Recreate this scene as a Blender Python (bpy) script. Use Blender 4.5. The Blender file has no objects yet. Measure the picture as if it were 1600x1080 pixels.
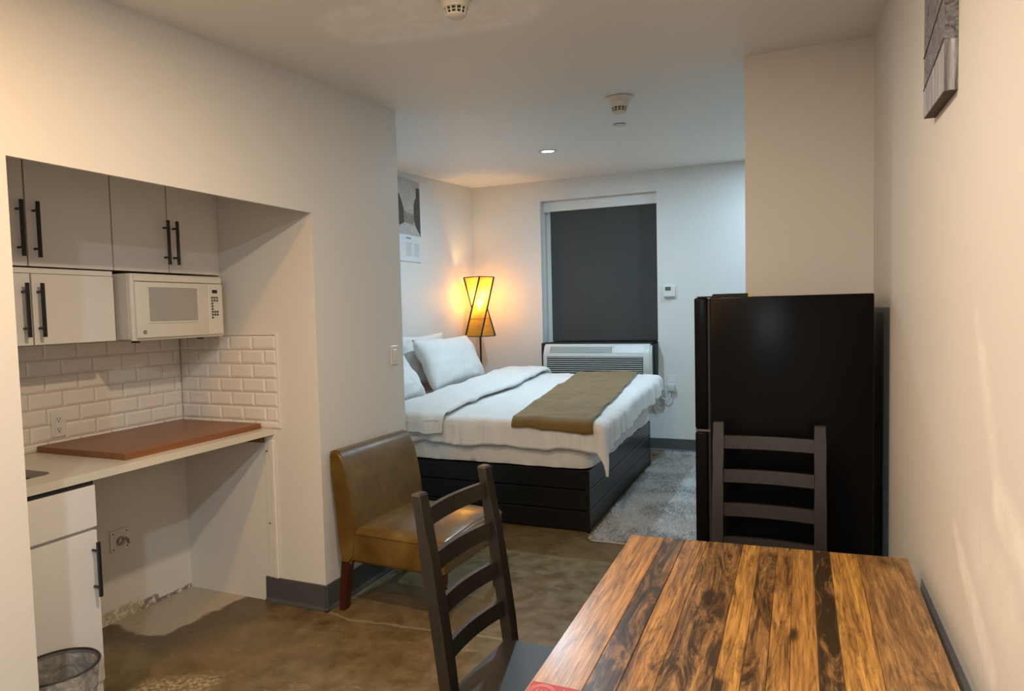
import bpy, bmesh, math, random
from mathutils import Vector, Matrix, noise

random.seed(7)
S = bpy.context.scene
COL = S.collection

# ------------------------------------------------------------------ camera, light, exposure
F_PX, CAM_Z = 1047.95, 1.5
cam_d = bpy.data.cameras.new('camera'); cam = bpy.data.objects.new('camera', cam_d); COL.objects.link(cam)
cam_d.sensor_width = 36.0; cam_d.lens = 36.0 * F_PX / 1600.0; cam_d.clip_start = 0.02
_yaw, _pit, _rol = -0.39486, -0.05268, 0.02381
_f = Vector((math.sin(_yaw) * math.cos(_pit), math.cos(_yaw) * math.cos(_pit), math.sin(_pit)))
_r = Vector((math.cos(_yaw), -math.sin(_yaw), 0)); _d = _f.cross(_r)
_r2 = _r * math.cos(_rol) + _d * math.sin(_rol); _d2 = -_r * math.sin(_rol) + _d * math.cos(_rol)
_m = Matrix((_r2, -_d2, -_f)).transposed().to_4x4(); _m.translation = (0, 0, CAM_Z)
cam.matrix_world = _m
S.camera = cam
S.view_settings.view_transform = 'Standard'; S.view_settings.look = 'None'
S.view_settings.gamma = 1.0; S.view_settings.use_curve_mapping = False
S.view_settings.exposure = 0.18

WARM = (1.0, 0.77, 0.52); AMBER = (1.0, 0.48, 0.12); NEUTRAL = (0.84, 0.95, 1.0); COOL = (0.56, 0.82, 1.0)
W_WARM, W_WARM2, W_AMBER, W_COOL, W_COOL2, W_LAMP, W_SKY = 27.0, 31.0, 17.0, 30.0, 18.0, 14.0, 1.2

world = bpy.data.worlds.new('world'); S.world = world; world.use_nodes = True
_bg = world.node_tree.nodes['Background']; _bg.inputs['Color'].default_value = (0.75, 0.9, 1.0, 1); _bg.inputs['Strength'].default_value = W_SKY

def ceil_z(y): return 2.5 + 0.0575 * y
CT = math.atan(0.0575)

# ------------------------------------------------------------------ helpers
def link(o, parent=None, world_space=True):
    COL.objects.link(o)
    if parent is not None:
        o.parent = parent
        if world_space: o.matrix_parent_inverse = parent.matrix_basis.inverted()
    return o

def thing(name, label, cat, loc=(0, 0, 0), rotz=0.0, group=None):
    o = bpy.data.objects.new(name, None); COL.objects.link(o)
    o.empty_display_size = 0.05
    o.location = loc; o.rotation_euler = (0, 0, rotz)
    o['label'] = label; o['category'] = cat
    if group: o['group'] = group
    return o

def tag(o, label, cat, group=None, kind=None):
    o['label'] = label; o['category'] = cat
    if group: o['group'] = group
    if kind: o['kind'] = kind
    return o

def obj(name, bm, mat, parent=None, smooth=None, local=False, label=None):
    me = bpy.data.meshes.new(name)
    bmesh.ops.recalc_face_normals(bm, faces=bm.faces[:])
    bm.to_mesh(me); bm.free()
    if mat is not None: me.materials.append(mat)
    if smooth is not None:
        for p in me.polygons: p.use_smooth = True
        me.set_sharp_from_angle(angle=math.radians(smooth))
    o = bpy.data.objects.new(name, me)
    link(o, parent, not local)
    if label: o['label'] = label
    return o

def struct(name, bm, mat, parent=None, smooth=None, label=None):
    o = obj(name, bm, mat, parent, smooth)
    if parent is None: o['kind'] = 'structure'
    if label: o['label'] = label
    return o

def NB(): return bmesh.new()

def box(bm, x0, x1, y0, y1, z0, z1, bev=0.0, seg=1, top=None):
    n0 = len(bm.verts)
    vs = []
    for x, y, z in ((x0,y0,0),(x1,y0,0),(x1,y1,0),(x0,y1,0),(x0,y0,1),(x1,y0,1),(x1,y1,1),(x0,y1,1)):
        zz = z0 if z == 0 else (top(y) if top else z1)
        vs.append(bm.verts.new((x, y, zz)))
    fs = []
    for idx in ((0,3,2,1),(4,5,6,7),(0,1,5,4),(1,2,6,5),(2,3,7,6),(3,0,4,7)):
        fs.append(bm.faces.new([vs[i] for i in idx]))
    if bev > 0:
        es = list({e for f in fs for e in f.edges})
        bmesh.ops.bevel(bm, geom=es, offset=bev, segments=seg, profile=0.5, affect='EDGES')
    return bm

def bx(*a, **k): return box(NB(), *a, **k)

def prism(bm, pts, axis, a0, a1):
    """polygon in the two other axes, extruded along axis (0 x,1 y,2 z)"""
    def mk(p, a):
        if axis == 0: return (a, p[0], p[1])
        if axis == 1: return (p[0], a, p[1])
        return (p[0], p[1], a)
    A = [bm.verts.new(mk(p, a0)) for p in pts]; B = [bm.verts.new(mk(p, a1)) for p in pts]
    n = len(pts)
    bm.faces.new(A[::-1]); bm.faces.new(B)
    for i in range(n): bm.faces.new((A[i], A[(i+1) % n], B[(i+1) % n], B[i]))
    return bm

def tube(bm, pts, r, n=10, cap=True):
    pts = [Vector(p) for p in pts]; rs = r if isinstance(r, (list, tuple)) else [r] * len(pts)
    rings = []
    up = None
    for i, p in enumerate(pts):
        t = (pts[min(i+1, len(pts)-1)] - pts[max(i-1, 0)]).normalized()
        if up is None:
            up = Vector((0, 0, 1)) if abs(t.z) < 0.9 else Vector((1, 0, 0))
        u = t.cross(up).normalized(); v = u.cross(t).normalized(); up = v
        rings.append([bm.verts.new(p + (u * math.cos(2*math.pi*k/n) + v * math.sin(2*math.pi*k/n)) * rs[i]) for k in range(n)])
    for a, b in zip(rings, rings[1:]):
        for k in range(n): bm.faces.new((a[k], a[(k+1) % n], b[(k+1) % n], b[k]))
    if cap:
        bm.faces.new(rings[0][::-1]); bm.faces.new(rings[-1])
    return bm

def lathe(bm, prof, n=32, c=(0, 0, 0), mat=None, closed=False):
    """prof: list of (r,z); revolve about z at c"""
    rings = []
    for r, z in prof:
        if r < 1e-6: rings.append([bm.verts.new((c[0], c[1], c[2] + z))])
        else: rings.append([bm.verts.new((c[0] + r*math.cos(2*math.pi*k/n), c[1] + r*math.sin(2*math.pi*k/n), c[2] + z)) for k in range(n)])
    for a, b in zip(rings, rings[1:]):
        for k in range(n):
            k2 = (k+1) % n
            if len(a) == 1 and len(b) == 1: continue
            if len(a) == 1: bm.faces.new((a[0], b[k], b[k2]))
            elif len(b) == 1: bm.faces.new((a[k], a[k2], b[0]))
            else: bm.faces.new((a[k], a[k2], b[k2], b[k]))
    return bm

def grid(bm, nu, nv, fn):
    vs = [[bm.verts.new(fn(i / nu, j / nv)) for j in range(nv + 1)] for i in range(nu + 1)]
    for i in range(nu):
        for j in range(nv):
            bm.faces.new((vs[i][j], vs[i+1][j], vs[i+1][j+1], vs[i][j+1]))
    return bm

def copy_tree(o, parent=None):
    c = o.copy(); COL.objects.link(c)
    if parent is not None:
        c.parent = parent; c.matrix_parent_inverse = o.matrix_parent_inverse.copy()
    for ch in o.children: copy_tree(ch, c)
    return c

# ------------------------------------------------------------------ materials
def new_mat(name):
    m = bpy.data.materials.new(name); m.use_nodes = True
    nt = m.node_tree
    return m, nt, nt.nodes['Principled BSDF']

def coords(nt, scale=(1, 1, 1), loc=(0, 0, 0), kind='Object'):
    tc = nt.nodes.new('ShaderNodeTexCoord'); mp = nt.nodes.new('ShaderNodeMapping')
    mp.inputs['Scale'].default_value = scale; mp.inputs['Location'].default_value = loc
    nt.links.new(tc.outputs[kind], mp.inputs['Vector'])
    return mp.outputs['Vector']

def world_pos(nt):
    g = nt.nodes.new('ShaderNodeNewGeometry'); return g.outputs['Position']

def noise_n(nt, vec, scale, detail=4, rough=0.55, dist=0.0):
    n = nt.nodes.new('ShaderNodeTexNoise'); n.inputs['Scale'].default_value = scale
    n.inputs['Detail'].default_value = detail; n.inputs['Roughness'].default_value = rough; n.inputs['Distortion'].default_value = dist
    nt.links.new(vec, n.inputs['Vector']); return n.outputs['Fac']

def ramp(nt, fac, stops):
    r = nt.nodes.new('ShaderNodeValToRGB'); e = r.color_ramp.elements
    while len(e) < len(stops): e.new(0.5)
    for i, (p, c) in enumerate(stops):
        e[i].position = p; e[i].color = (c, c, c, 1) if not isinstance(c, (tuple, list)) else tuple(c[:3]) + (1,)
    nt.links.new(fac, r.inputs['Fac']); return r.outputs['Color']

def mix(nt, fac, a, b, mode='MIX'):
    m = nt.nodes.new('ShaderNodeMix'); m.data_type = 'RGBA'; m.blend_type = mode
    def put(s, v):
        if isinstance(v, bpy.types.NodeSocket): nt.links.new(v, s)
        elif isinstance(v, (int, float)): s.default_value = v
        else: s.default_value = tuple(v[:3]) + (1,)
    if isinstance(fac, bpy.types.NodeSocket): nt.links.new(fac, m.inputs[0])
    else: m.inputs[0].default_value = fac
    put(m.inputs[6], a); put(m.inputs[7], b)
    return m.outputs[2]

def math_n(nt, op, a, b=None, clamp=False):
    m = nt.nodes.new('ShaderNodeMath'); m.operation = op; m.use_clamp = clamp
    for i, v in enumerate((a, b)):
        if v is None: continue
        if isinstance(v, bpy.types.NodeSocket): nt.links.new(v, m.inputs[i])
        else: m.inputs[i].default_value = v
    return m.outputs[0]

def bump(nt, p, h, strength=0.2, dist=0.01):
    b = nt.nodes.new('ShaderNodeBump'); b.inputs['Strength'].default_value = strength; b.inputs['Distance'].default_value = dist
    nt.links.new(h, b.inputs['Height']); nt.links.new(b.outputs['Normal'], p.inputs['Normal'])

def seg_mask(nt, pos, a, b, w_in, w_out):
    """1 on the segment a-b, falling to 0 at w_out"""
    A = Vector(a); B = Vector(b); d = B - A; L2 = d.length_squared
    sub = nt.nodes.new('ShaderNodeVectorMath'); sub.operation = 'SUBTRACT'; nt.links.new(pos, sub.inputs[0]); sub.inputs[1].default_value = A
    dot = nt.nodes.new('ShaderNodeVectorMath'); dot.operation = 'DOT_PRODUCT'; nt.links.new(sub.outputs[0], dot.inputs[0]); dot.inputs[1].default_value = d / L2
    t = math_n(nt, 'ADD', dot.outputs['Value'], 0.0, clamp=True)
    sc = nt.nodes.new('ShaderNodeVectorMath'); sc.operation = 'SCALE'; sc.inputs[0].default_value = d; nt.links.new(t, sc.inputs['Scale'])
    df = nt.nodes.new('ShaderNodeVectorMath'); df.operation = 'DISTANCE'; nt.links.new(sub.outputs[0], df.inputs[0]); nt.links.new(sc.outputs[0], df.inputs[1])
    mr = nt.nodes.new('ShaderNodeMapRange'); mr.interpolation_type = 'SMOOTHSTEP'
    mr.inputs['From Min'].default_value = w_out; mr.inputs['From Max'].default_value = w_in
    nt.links.new(df.outputs['Value'], mr.inputs['Value']); return mr.outputs[0]

def plain(name, col, rough=0.5, metal=0.0, var=0.04, scale=20, bstr=0.0, spec=0.5, coat=0.0):
    m, nt, p = new_mat(name)
    v = coords(nt); n = noise_n(nt, v, scale)
    c = mix(nt, n, tuple(x * (1 - var) for x in col), tuple(min(1, x * (1 + var)) for x in col))
    nt.links.new(c, p.inputs['Base Color'])
    p.inputs['Roughness'].default_value = rough; p.inputs['Metallic'].default_value = metal
    p.inputs['Specular IOR Level'].default_value = spec
    if coat: p.inputs['Coat Weight'].default_value = coat; p.inputs['Coat Roughness'].default_value = 0.08
    if bstr: bump(nt, p, n, bstr, 0.004)
    return m

def wall_paint(name, col, streaks=(), marks=()):
    m, nt, p = new_mat(name)
    pos = world_pos(nt)
    n = noise_n(nt, pos, 1.3, 3); n2 = noise_n(nt, pos, 90, 3, 0.6)
    c = mix(nt, n, tuple(x * 0.965 for x in col), tuple(min(1, x * 1.02) for x in col))
    for a, b, wi, wo, amt in streaks:
        k = seg_mask(nt, pos, a, b, wi, wo)
        k = math_n(nt, 'MULTIPLY', k, math_n(nt, 'MULTIPLY', ramp(nt, noise_n(nt, pos, 14, 5, 0.7), [(0.35, 0.4), (0.6, 1.0)]), amt))
        c = mix(nt, k, c, tuple(min(1, x * 1.24) for x in col))
    for a, b, wi, wo, mc in marks:
        k = math_n(nt, 'MULTIPLY', seg_mask(nt, pos, a, b, wi, wo), ramp(nt, noise_n(nt, pos, 30, 5, 0.7), [(0.42, 0.0), (0.5, 1.0)]))
        c = mix(nt, k, c, mc)
    nt.links.new(c, p.inputs['Base Color'])
    p.inputs['Roughness'].default_value = 0.55; p.inputs['Specular IOR Level'].default_value = 0.3
    bump(nt, p, n2, 0.06, 0.002)
    return m

WALL_COL = (0.74, 0.72, 0.69)
M = {}
M['wall'] = wall_paint('wall_paint', WALL_COL)
M['wall_n'] = wall_paint('niche_wall_paint', WALL_COL, (), [((-3.1, 2.33, .012), (-3.1, 2.46, .022), .022, .034, (.30, .24, .27)), ((-3.1, 2.46, .008), (-3.1, 2.69, .008), .008, .014, (.22, .18, .20)), ((-3.1, 2.2, .03), (-3.1, 2.34, .03), .02, .05, (.50, .42, .32))])
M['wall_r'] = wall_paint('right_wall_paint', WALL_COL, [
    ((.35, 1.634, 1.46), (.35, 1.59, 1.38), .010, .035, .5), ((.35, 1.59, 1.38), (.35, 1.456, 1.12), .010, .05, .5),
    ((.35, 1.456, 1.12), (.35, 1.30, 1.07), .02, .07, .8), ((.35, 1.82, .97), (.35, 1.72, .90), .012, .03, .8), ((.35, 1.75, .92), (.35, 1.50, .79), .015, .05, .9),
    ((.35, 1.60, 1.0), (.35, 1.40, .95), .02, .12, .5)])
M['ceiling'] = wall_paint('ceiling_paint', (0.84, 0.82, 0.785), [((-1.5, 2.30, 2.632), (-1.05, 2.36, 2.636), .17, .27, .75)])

def mat_floor():
    m, nt, p = new_mat('stained_concrete')
    pos = world_pos(nt)
    n1 = noise_n(nt, pos, 1.6, 6, 0.62, 0.4); n2 = noise_n(nt, pos, 9, 6, 0.65); n3 = noise_n(nt, pos, 160, 2, 0.5)
    c = ramp(nt, n1, [(0.30, (0.085, 0.054, 0.018)), (0.5, (0.155, 0.105, 0.040)), (0.70, (0.23, 0.165, 0.080))])
    c = mix(nt, ramp(nt, n2, [(0.42, 0.0), (0.68, 0.7)]), c, (0.27, 0.20, 0.105))
    c = mix(nt, ramp(nt, n3, [(0.5, 0.0), (0.8, 0.35)]), c, (0.09, 0.065, 0.035))
    # pale unsealed patch where an appliance stood, with a wavy edge
    sep = nt.nodes.new('ShaderNodeSeparateXYZ'); nt.links.new(pos, sep.inputs[0])
    wob = math_n(nt, 'MULTIPLY', math_n(nt, 'SUBTRACT', noise_n(nt, pos, 7, 4), 0.5), 0.16)
    def edge(s, lo, hi, w=0.0):
        mr = nt.nodes.new('ShaderNodeMapRange'); mr.interpolation_type = 'SMOOTHSTEP'
        mr.inputs['From Min'].default_value = lo; mr.inputs['From Max'].default_value = hi
        nt.links.new(math_n(nt, 'ADD', s, wob), mr.inputs['Value']); return mr.outputs[0]
    xs = math_n(nt, 'ADD', sep.outputs['X'], math_n(nt, 'MULTIPLY', sep.outputs['Y'], -0.10))
    k = math_n(nt, 'MULTIPLY', edge(xs, -2.955, -2.985), edge(sep.outputs['Y'], 2.19, 2.225))
    c = mix(nt, k, c, mix(nt, n2, (0.36, 0.30, 0.22), (0.50, 0.44, 0.34)))
    # darker border round the patch
    kd = math_n(nt, 'MULTIPLY', math_n(nt, 'MULTIPLY', edge(xs, -2.60, -2.85), edge(sep.outputs['Y'], 2.02, 2.12)), math_n(nt, 'SUBTRACT', 1.0, k))
    c = mix(nt, math_n(nt, 'MULTIPLY', kd, 0.6), c, (0.06, 0.04, 0.02))
    # hairline crack and pale scuffs
    wp = nt.nodes.new('ShaderNodeVectorMath'); wp.operation = 'ADD'; nt.links.new(pos, wp.inputs[0])
    nz = nt.nodes.new('ShaderNodeTexNoise'); nz.inputs['Scale'].default_value = 14; nt.links.new(pos, nz.inputs['Vector'])
    vs = nt.nodes.new('ShaderNodeVectorMath'); vs.operation = 'MULTIPLY_ADD'; nt.links.new(nz.outputs['Color'], vs.inputs[0]); vs.inputs[1].default_value = (.05, .05, 0); vs.inputs[2].default_value = (-.025, -.025, 0)
    nt.links.new(vs.outputs[0], wp.inputs[1])
    for a, b in (((-2.15, 2.688, 0), (-2.01, 2.656, 0)), ((-2.01, 2.656, 0), (-1.55, 2.70, 0)), ((-1.55, 2.70, 0), (-1.2, 2.73, 0))):
        c = mix(nt, math_n(nt, 'MULTIPLY', seg_mask(nt, wp.outputs[0], a, b, .003, .012), .65), c, (0.36, 0.28, 0.17))
    sc = ramp(nt, noise_n(nt, coords(nt, (1.2, 3.5, 1), kind='Object'), 9, 8, 0.75, 1.2), [(0.595, 0.0), (0.68, 0.75)])
    c = mix(nt, math_n(nt, 'MULTIPLY', sc, .7), c, (0.42, 0.36, 0.27))
    for a, b in (((-2.40, 1.86, 0), (-2.24, 1.97, 0)),):
        kk = math_n(nt, 'MULTIPLY', seg_mask(nt, pos, a, b, .03, .12), ramp(nt, noise_n(nt, pos, 45, 5, .7), [(0.45, 0.0), (0.6, 0.9)]))
        c = mix(nt, kk, c, (0.5, 0.42, 0.25))
    nt.links.new(c, p.inputs['Base Color'])
    r = ramp(nt, n2, [(0.3, 0.22), (0.7, 0.5)]); nt.links.new(r, p.inputs['Roughness'])
    p.inputs['Specular IOR Level'].default_value = 0.45
    bump(nt, p, n2, 0.08, 0.004)
    return m
M['floor'] = mat_floor()
M['base'] = plain('grey_vinyl_base', (0.075, 0.08, 0.082), 0.45)
M['cab'] = plain('white_laminate', (0.80, 0.77, 0.75), 0.45, var=0.015)
M['cabbody'] = plain('cabinet_carcass', (0.60, 0.58, 0.56), 0.55, var=0.02)
M['black'] = plain('matt_black_metal', (0.012, 0.012, 0.013), 0.42)
M['tile'] = plain('white_glazed_tile', (0.80, 0.77, 0.73), 0.18, var=0.02, scale=6, spec=0.55)
M['grout'] = plain('pale_grout', (0.55, 0.52, 0.48), 0.85, var=0.05, scale=60)
M['counter'] = plain('cream_quartz', (0.70, 0.655, 0.565), 0.3, var=0.06, scale=140)
M['trimw'] = plain('white_trim', (0.74, 0.72, 0.69), 0.4, var=0.01)
M['steel'] = plain('brushed_steel', (0.42, 0.41, 0.39), 0.35, metal=0.9)
M['sinksteel'] = plain('dark_satin_steel', (0.05, 0.048, 0.045), 0.4, metal=0.6)
M['mw'] = plain('microwave_white', (0.74, 0.71, 0.655), 0.32, var=0.01)
M['mwside'] = plain('microwave_casing', (0.56, 0.535, 0.49), 0.5, var=0.06, scale=8)
M['mwglass'] = plain('microwave_window', (0.40, 0.38, 0.355), 0.12, var=0.03, scale=4, spec=0.6)
M['key'] = plain('grey_keypad', (0.10, 0.09, 0.085), 0.5)
M['lcd'] = plain('dark_display', (0.02, 0.016, 0.014), 0.15)
M['plate'] = plain('white_plastic', (0.74, 0.73, 0.71), 0.35, var=0.01)
M['slot'] = plain('dark_slot', (0.03, 0.028, 0.026), 0.6)
M['gap'] = plain('shadow_gap_black', (0.02, 0.02, 0.02), 0.8)
M['fridge'] = plain('black_enamel', (0.004, 0.004, 0.0045), 0.28, var=0.1, scale=3, spec=0.07)
M['fridge_grey'] = plain('grey_gasket', (0.09, 0.09, 0.09), 0.5)
M['brass'] = plain('brass', (0.45, 0.33, 0.13), 0.35, metal=0.9)
M['bedblack'] = plain('black_painted_wood', (0.008, 0.0085, 0.009), 0.30, var=0.1, spec=0.3)
M['ptac'] = plain('ac_white', (0.60, 0.62, 0.60), 0.4, var=0.01)
M['ptacgrey'] = plain('ac_grille_grey', (0.30, 0.31, 0.295), 0.5)
M['blind'] = plain('charcoal_blind', (0.052, 0.055, 0.052), 0.8, var=0.12, scale=2.2)
M['darkwood'] = plain('mahogany_leg', (0.055, 0.012, 0.008), 0.25, var=0.2, scale=12)
M['cleat'] = plain('brown_cleat', (0.20, 0.11, 0.05), 0.6, var=0.15)
M['detector'] = plain('detector_white', (0.68, 0.65, 0.60), 0.45, var=0.01)
M['lcdgreen'] = plain('lcd_green_grey', (0.09, 0.12, 0.075), 0.2)
M['rubber'] = plain('black_rubber', (0.015, 0.015, 0.015), 0.7)

def mat_board():
    m, nt, p = new_mat('orange_wood_board')
    n = noise_n(nt, coords(nt, (14, 1.2, 14)), 3, 5, 0.6, 0.6)
    nt.links.new(ramp(nt, n, [(0.3, (0.20, 0.072, 0.022)), (0.7, (0.29, 0.115, 0.04))]), p.inputs['Base Color'])
    p.inputs['Roughness'].default_value = 0.34; return m
M['board'] = mat_board()

def mat_plank(i, light, dark, stain, lo, hi):
    m, nt, p = new_mat('plank_wood_%02d' % i)
    v = coords(nt, (1, 1, 1), (i * 3.7, i * 1.9, 0))
    st = coords(nt, (26, 1.5, 26), (i * 3.7, i * 1.9, 0))
    g = noise_n(nt, st, 2.2, 8, 0.68, 1.1)
    fine = noise_n(nt, coords(nt, (110, 3.5, 110), (i, 0, 0)), 2, 6, 0.7)
    c = ramp(nt, g, [(0.30, dark), (0.52, tuple(0.45 * a + 0.55 * b for a, b in zip(dark, light))), (0.68, light)])
    big = noise_n(nt, coords(nt, (13, 2.2, 13), (i * 5.1, i * 2.3, 0)), 1.6, 9, 0.78, 1.5)
    c = mix(nt, ramp(nt, big, [(lo, 0.0), (hi, stain)]), c, (0.030, 0.017, 0.008))
    vo = nt.nodes.new('ShaderNodeTexVoronoi'); vo.inputs['Scale'].default_value = 1.0
    nzc = nt.nodes.new('ShaderNodeTexNoise'); nzc.inputs['Scale'].default_value = 12; nt.links.new(v, nzc.inputs['Vector'])
    ad = nt.nodes.new('ShaderNodeVectorMath'); ad.operation = 'MULTIPLY_ADD'; nt.links.new(nzc.outputs['Color'], ad.inputs[0]); ad.inputs[1].default_value = (.25, .25, .25)
    nt.links.new(coords(nt, (7, 2.6, 7), (i * 2.3, i * 4.1, 0)), ad.inputs[2]); nt.links.new(ad.outputs[0], vo.inputs['Vector'])
    c = mix(nt, ramp(nt, vo.outputs['Distance'], [(0.07, 0.9), (0.16, 0.0)]), c, (0.022, 0.011, 0.005))
    c = mix(nt, ramp(nt, fine, [(0.34, 0.75), (0.52, 0.0)]), c, (0.06, 0.028, 0.010))
    nt.links.new(c, p.inputs['Base Color'])
    p.inputs['Roughness'].default_value = 0.30; p.inputs['Specular IOR Level'].default_value = 0.5
    p.inputs['Coat Weight'].default_value = 0.15; p.inputs['Coat Roughness'].default_value = 0.2
    bump(nt, p, g, 0.12, 0.003); return m

def mat_chairwood():
    m, nt, p = new_mat('brown_black_stained_wood')
    v = coords(nt, (30, 30, 4)); n = noise_n(nt, v, 2.2, 6, 0.65, 0.5); w = noise_n(nt, coords(nt), 28, 5, 0.7)
    c = ramp(nt, n, [(0.3, (0.010, 0.008, 0.0055)), (0.7, (0.024, 0.019, 0.013))])
    c = mix(nt, ramp(nt, w, [(0.68, 0.0), (0.80, 0.5)]), c, (0.13, 0.10, 0.07))
    nt.links.new(c, p.inputs['Base Color']); p.inputs['Roughness'].default_value = 0.42
    bump(nt, p, n, 0.1, 0.002); return m
M['chair'] = mat_chairwood()

def mat_leather():
    m, nt, p = new_mat('tan_olive_leather')
    v = coords(nt); n = noise_n(nt, v, 5, 5, 0.6, 0.5); f = noise_n(nt, v, 160, 3, 0.6)
    c = ramp(nt, n, [(0.3, (0.085, 0.045, 0.007)), (0.55, (0.140, 0.080, 0.016)), (0.78, (0.21, 0.135, 0.042))])
    nt.links.new(c, p.inputs['Base Color'])
    nt.links.new(ramp(nt, n, [(0.3, 0.30), (0.7, 0.20)]), p.inputs['Roughness'])
    bump(nt, p, f, 0.08, 0.002); return m
M['leather'] = mat_leather()

def mat_cloth(name, col, rough=0.9, scale=6, weave=420, bs=0.25, sheen=0.15):
    m, nt, p = new_mat(name)
    v = coords(nt); n = noise_n(nt, v, scale, 5, 0.6, 0.8); f = noise_n(nt, v, weave, 2)
    nt.links.new(mix(nt, n, tuple(x * 0.94 for x in col), tuple(min(1, x * 1.04) for x in col)), p.inputs['Base Color'])
    p.inputs['Roughness'].default_value = rough; p.inputs['Specular IOR Level'].default_value = 0.15
    p.inputs['Sheen Weight'].default_value = sheen
    bump(nt, p, math_n(nt, 'ADD', n, math_n(nt, 'MULTIPLY', f, 0.04)), bs, 0.02); return m
M['white_cloth'] = mat_cloth('white_cotton', (0.80, 0.79, 0.77), bs=0.5)
M['sheet'] = mat_cloth('white_sheet', (0.76, 0.745, 0.72), scale=9, bs=0.45)
M['runner'] = mat_cloth('olive_brown_velvet', (0.20, 0.122, 0.035), 0.75, 4, 300, 0.2, 0.3)
M['rug'] = mat_cloth('grey_shag', (0.60, 0.61, 0.61), 1.0, 9, 120, 0.3, 0.2)

def mat_shade():
    m, nt, p = new_mat('yellow_woven_shade')
    out = nt.nodes['Material Output']
    v = coords(nt, (6, 6, 170)); n = noise_n(nt, v, 1.0, 4, 0.6)
    c = ramp(nt, n, [(0.3, (0.62, 0.36, 0.06)), (0.7, (0.85, 0.60, 0.16))])
    df = nt.nodes.new('ShaderNodeBsdfDiffuse'); tr = nt.nodes.new('ShaderNodeBsdfTranslucent'); tp = nt.nodes.new('ShaderNodeBsdfTransparent')
    nt.links.new(c, df.inputs['Color']); nt.links.new(c, tr.inputs['Color']); tp.inputs['Color'].default_value = (1, .82, .4, 1)
    a = nt.nodes.new('ShaderNodeMixShader'); a.inputs[0].default_value = 0.62
    b = nt.nodes.new('ShaderNodeMixShader'); b.inputs[0].default_value = 0.16
    nt.links.new(df.outputs[0], a.inputs[1]); nt.links.new(tr.outputs[0], a.inputs[2])
    nt.links.new(a.outputs[0], b.inputs[1]); nt.links.new(tp.outputs[0], b.inputs[2]); nt.links.new(b.outputs[0], out.inputs['Surface'])
    return m
M['shade'] = mat_shade()

def mat_emit(name, col, s):
    m, nt, p = new_mat(name)
    p.inputs['Base Color'].default_value = (0, 0, 0, 1)
    p.inputs['Emission Color'].default_value = tuple(col) + (1,); p.inputs['Emission Strength'].default_value = s
    return m

def mat_plastic_film():
    m, nt, p = new_mat('clear_bin_liner')
    n = noise_n(nt, coords(nt), 22, 5, 0.7, 1.5)
    p.inputs['Base Color'].default_value = (0.75, 0.72, 0.68, 1); p.inputs['Roughness'].default_value = 0.12
    nt.links.new(ramp(nt, n, [(0.35, 0.12), (0.7, 0.5)]), p.inputs['Alpha'])
    bump(nt, p, n, 0.8, 0.02); return m
M['film'] = mat_plastic_film()
M['bin'] = plain('grey_bin_plastic', (0.16, 0.15, 0.14), 0.45)

def mat_glass():
    m, nt, p = new_mat('window_glass')
    p.inputs['Roughness'].default_value = 0.02; p.inputs['Transmission Weight'].default_value = 1.0; p.inputs['IOR'].default_value = 1.45
    return m
M['glass'] = mat_glass()

def mat_print(name, lo, hi, sc, dist=2.0, stretch=(1, 1, 1)):
    m, nt, p = new_mat(name)
    n = noise_n(nt, coords(nt, stretch), sc, 8, 0.75, dist)
    nt.links.new(ramp(nt, n, [(0.35, lo), (0.65, hi)]), p.inputs['Base Color']); p.inputs['Roughness'].default_value = 0.5
    return m
M['print_dark'] = mat_print('print_dark_brown', (0.028, 0.024, 0.02), (0.12, 0.10, 0.085), 22)
M['print_mid'] = mat_print('print_mid_brown', (0.13, 0.115, 0.10), (0.36, 0.33, 0.30), 30)
M['print_pale'] = mat_print('print_pale_grey', (0.36, 0.34, 0.32), (0.52, 0.50, 0.47), 5)
M['print_white'] = plain('print_white', (0.70, 0.71, 0.71), 0.5, var=0.01)
M['print_grey'] = plain('print_text_grey', (0.45, 0.46, 0.46), 0.6, var=0.02)
M['canvas_side'] = plain('canvas_brown_side', (0.085, 0.060, 0.05), 0.7, var=0.3, scale=40)
M['canvas_rain'] = mat_print('print_wet_boards', (0.05, 0.05, 0.065), (0.62, 0.62, 0.66), 3.0, 0.4, (40, 40, 1.5))
M['canvas_street'] = mat_print('print_street', (0.015, 0.013, 0.016), (0.34, 0.33, 0.36), 40, 2.0)
M['red'] = plain('dark_red_card', (0.34, 0.045, 0.05), 0.45, var=0.03)
M['pink'] = plain('pink_print', (0.62, 0.28, 0.24), 0.5)

# ------------------------------------------------------------------ the shell
XL, XR, XBL, YB = -2.173, 0.352, -3.357, 6.99
NY0, NY1, NXB, NZ = 1.304, 2.695, -3.10, 2.0
YE, YBLK, XBLK, XBR, YF = 3.495, 3.515, -0.207, 0.95, -1.7
top = lambda y: ceil_z(y) + 0.01

struct('floor', bx(-3.6, 1.1, YF - .2, YB + .3, -0.1, 0.0), M['floor'])
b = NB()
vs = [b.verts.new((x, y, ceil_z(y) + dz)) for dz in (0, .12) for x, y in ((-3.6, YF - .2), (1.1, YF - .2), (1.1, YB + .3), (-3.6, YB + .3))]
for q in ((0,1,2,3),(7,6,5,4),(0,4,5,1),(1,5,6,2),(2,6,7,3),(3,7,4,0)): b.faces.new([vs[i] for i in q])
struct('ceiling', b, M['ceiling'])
b = NB()
box(b, -3.25, XL, YF, NY0, 0, 0, top=top)
box(b, XL - 0.016, XL, NY0, NY1, NZ, 0, top=top)
box(b, -3.5, XL, NY1, YE, 0, 0, top=top)
wall_left = struct('wall_left', b, M['wall'])
b = NB()
box(b, -3.25, NXB, NY0, NY1, 0, 2.2)
box(b, NXB, XL - 0.016, NY0, NY1, 2.16, 2.2)
wall_niche = struct('wall_niche', b, M['wall_n'])
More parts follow.
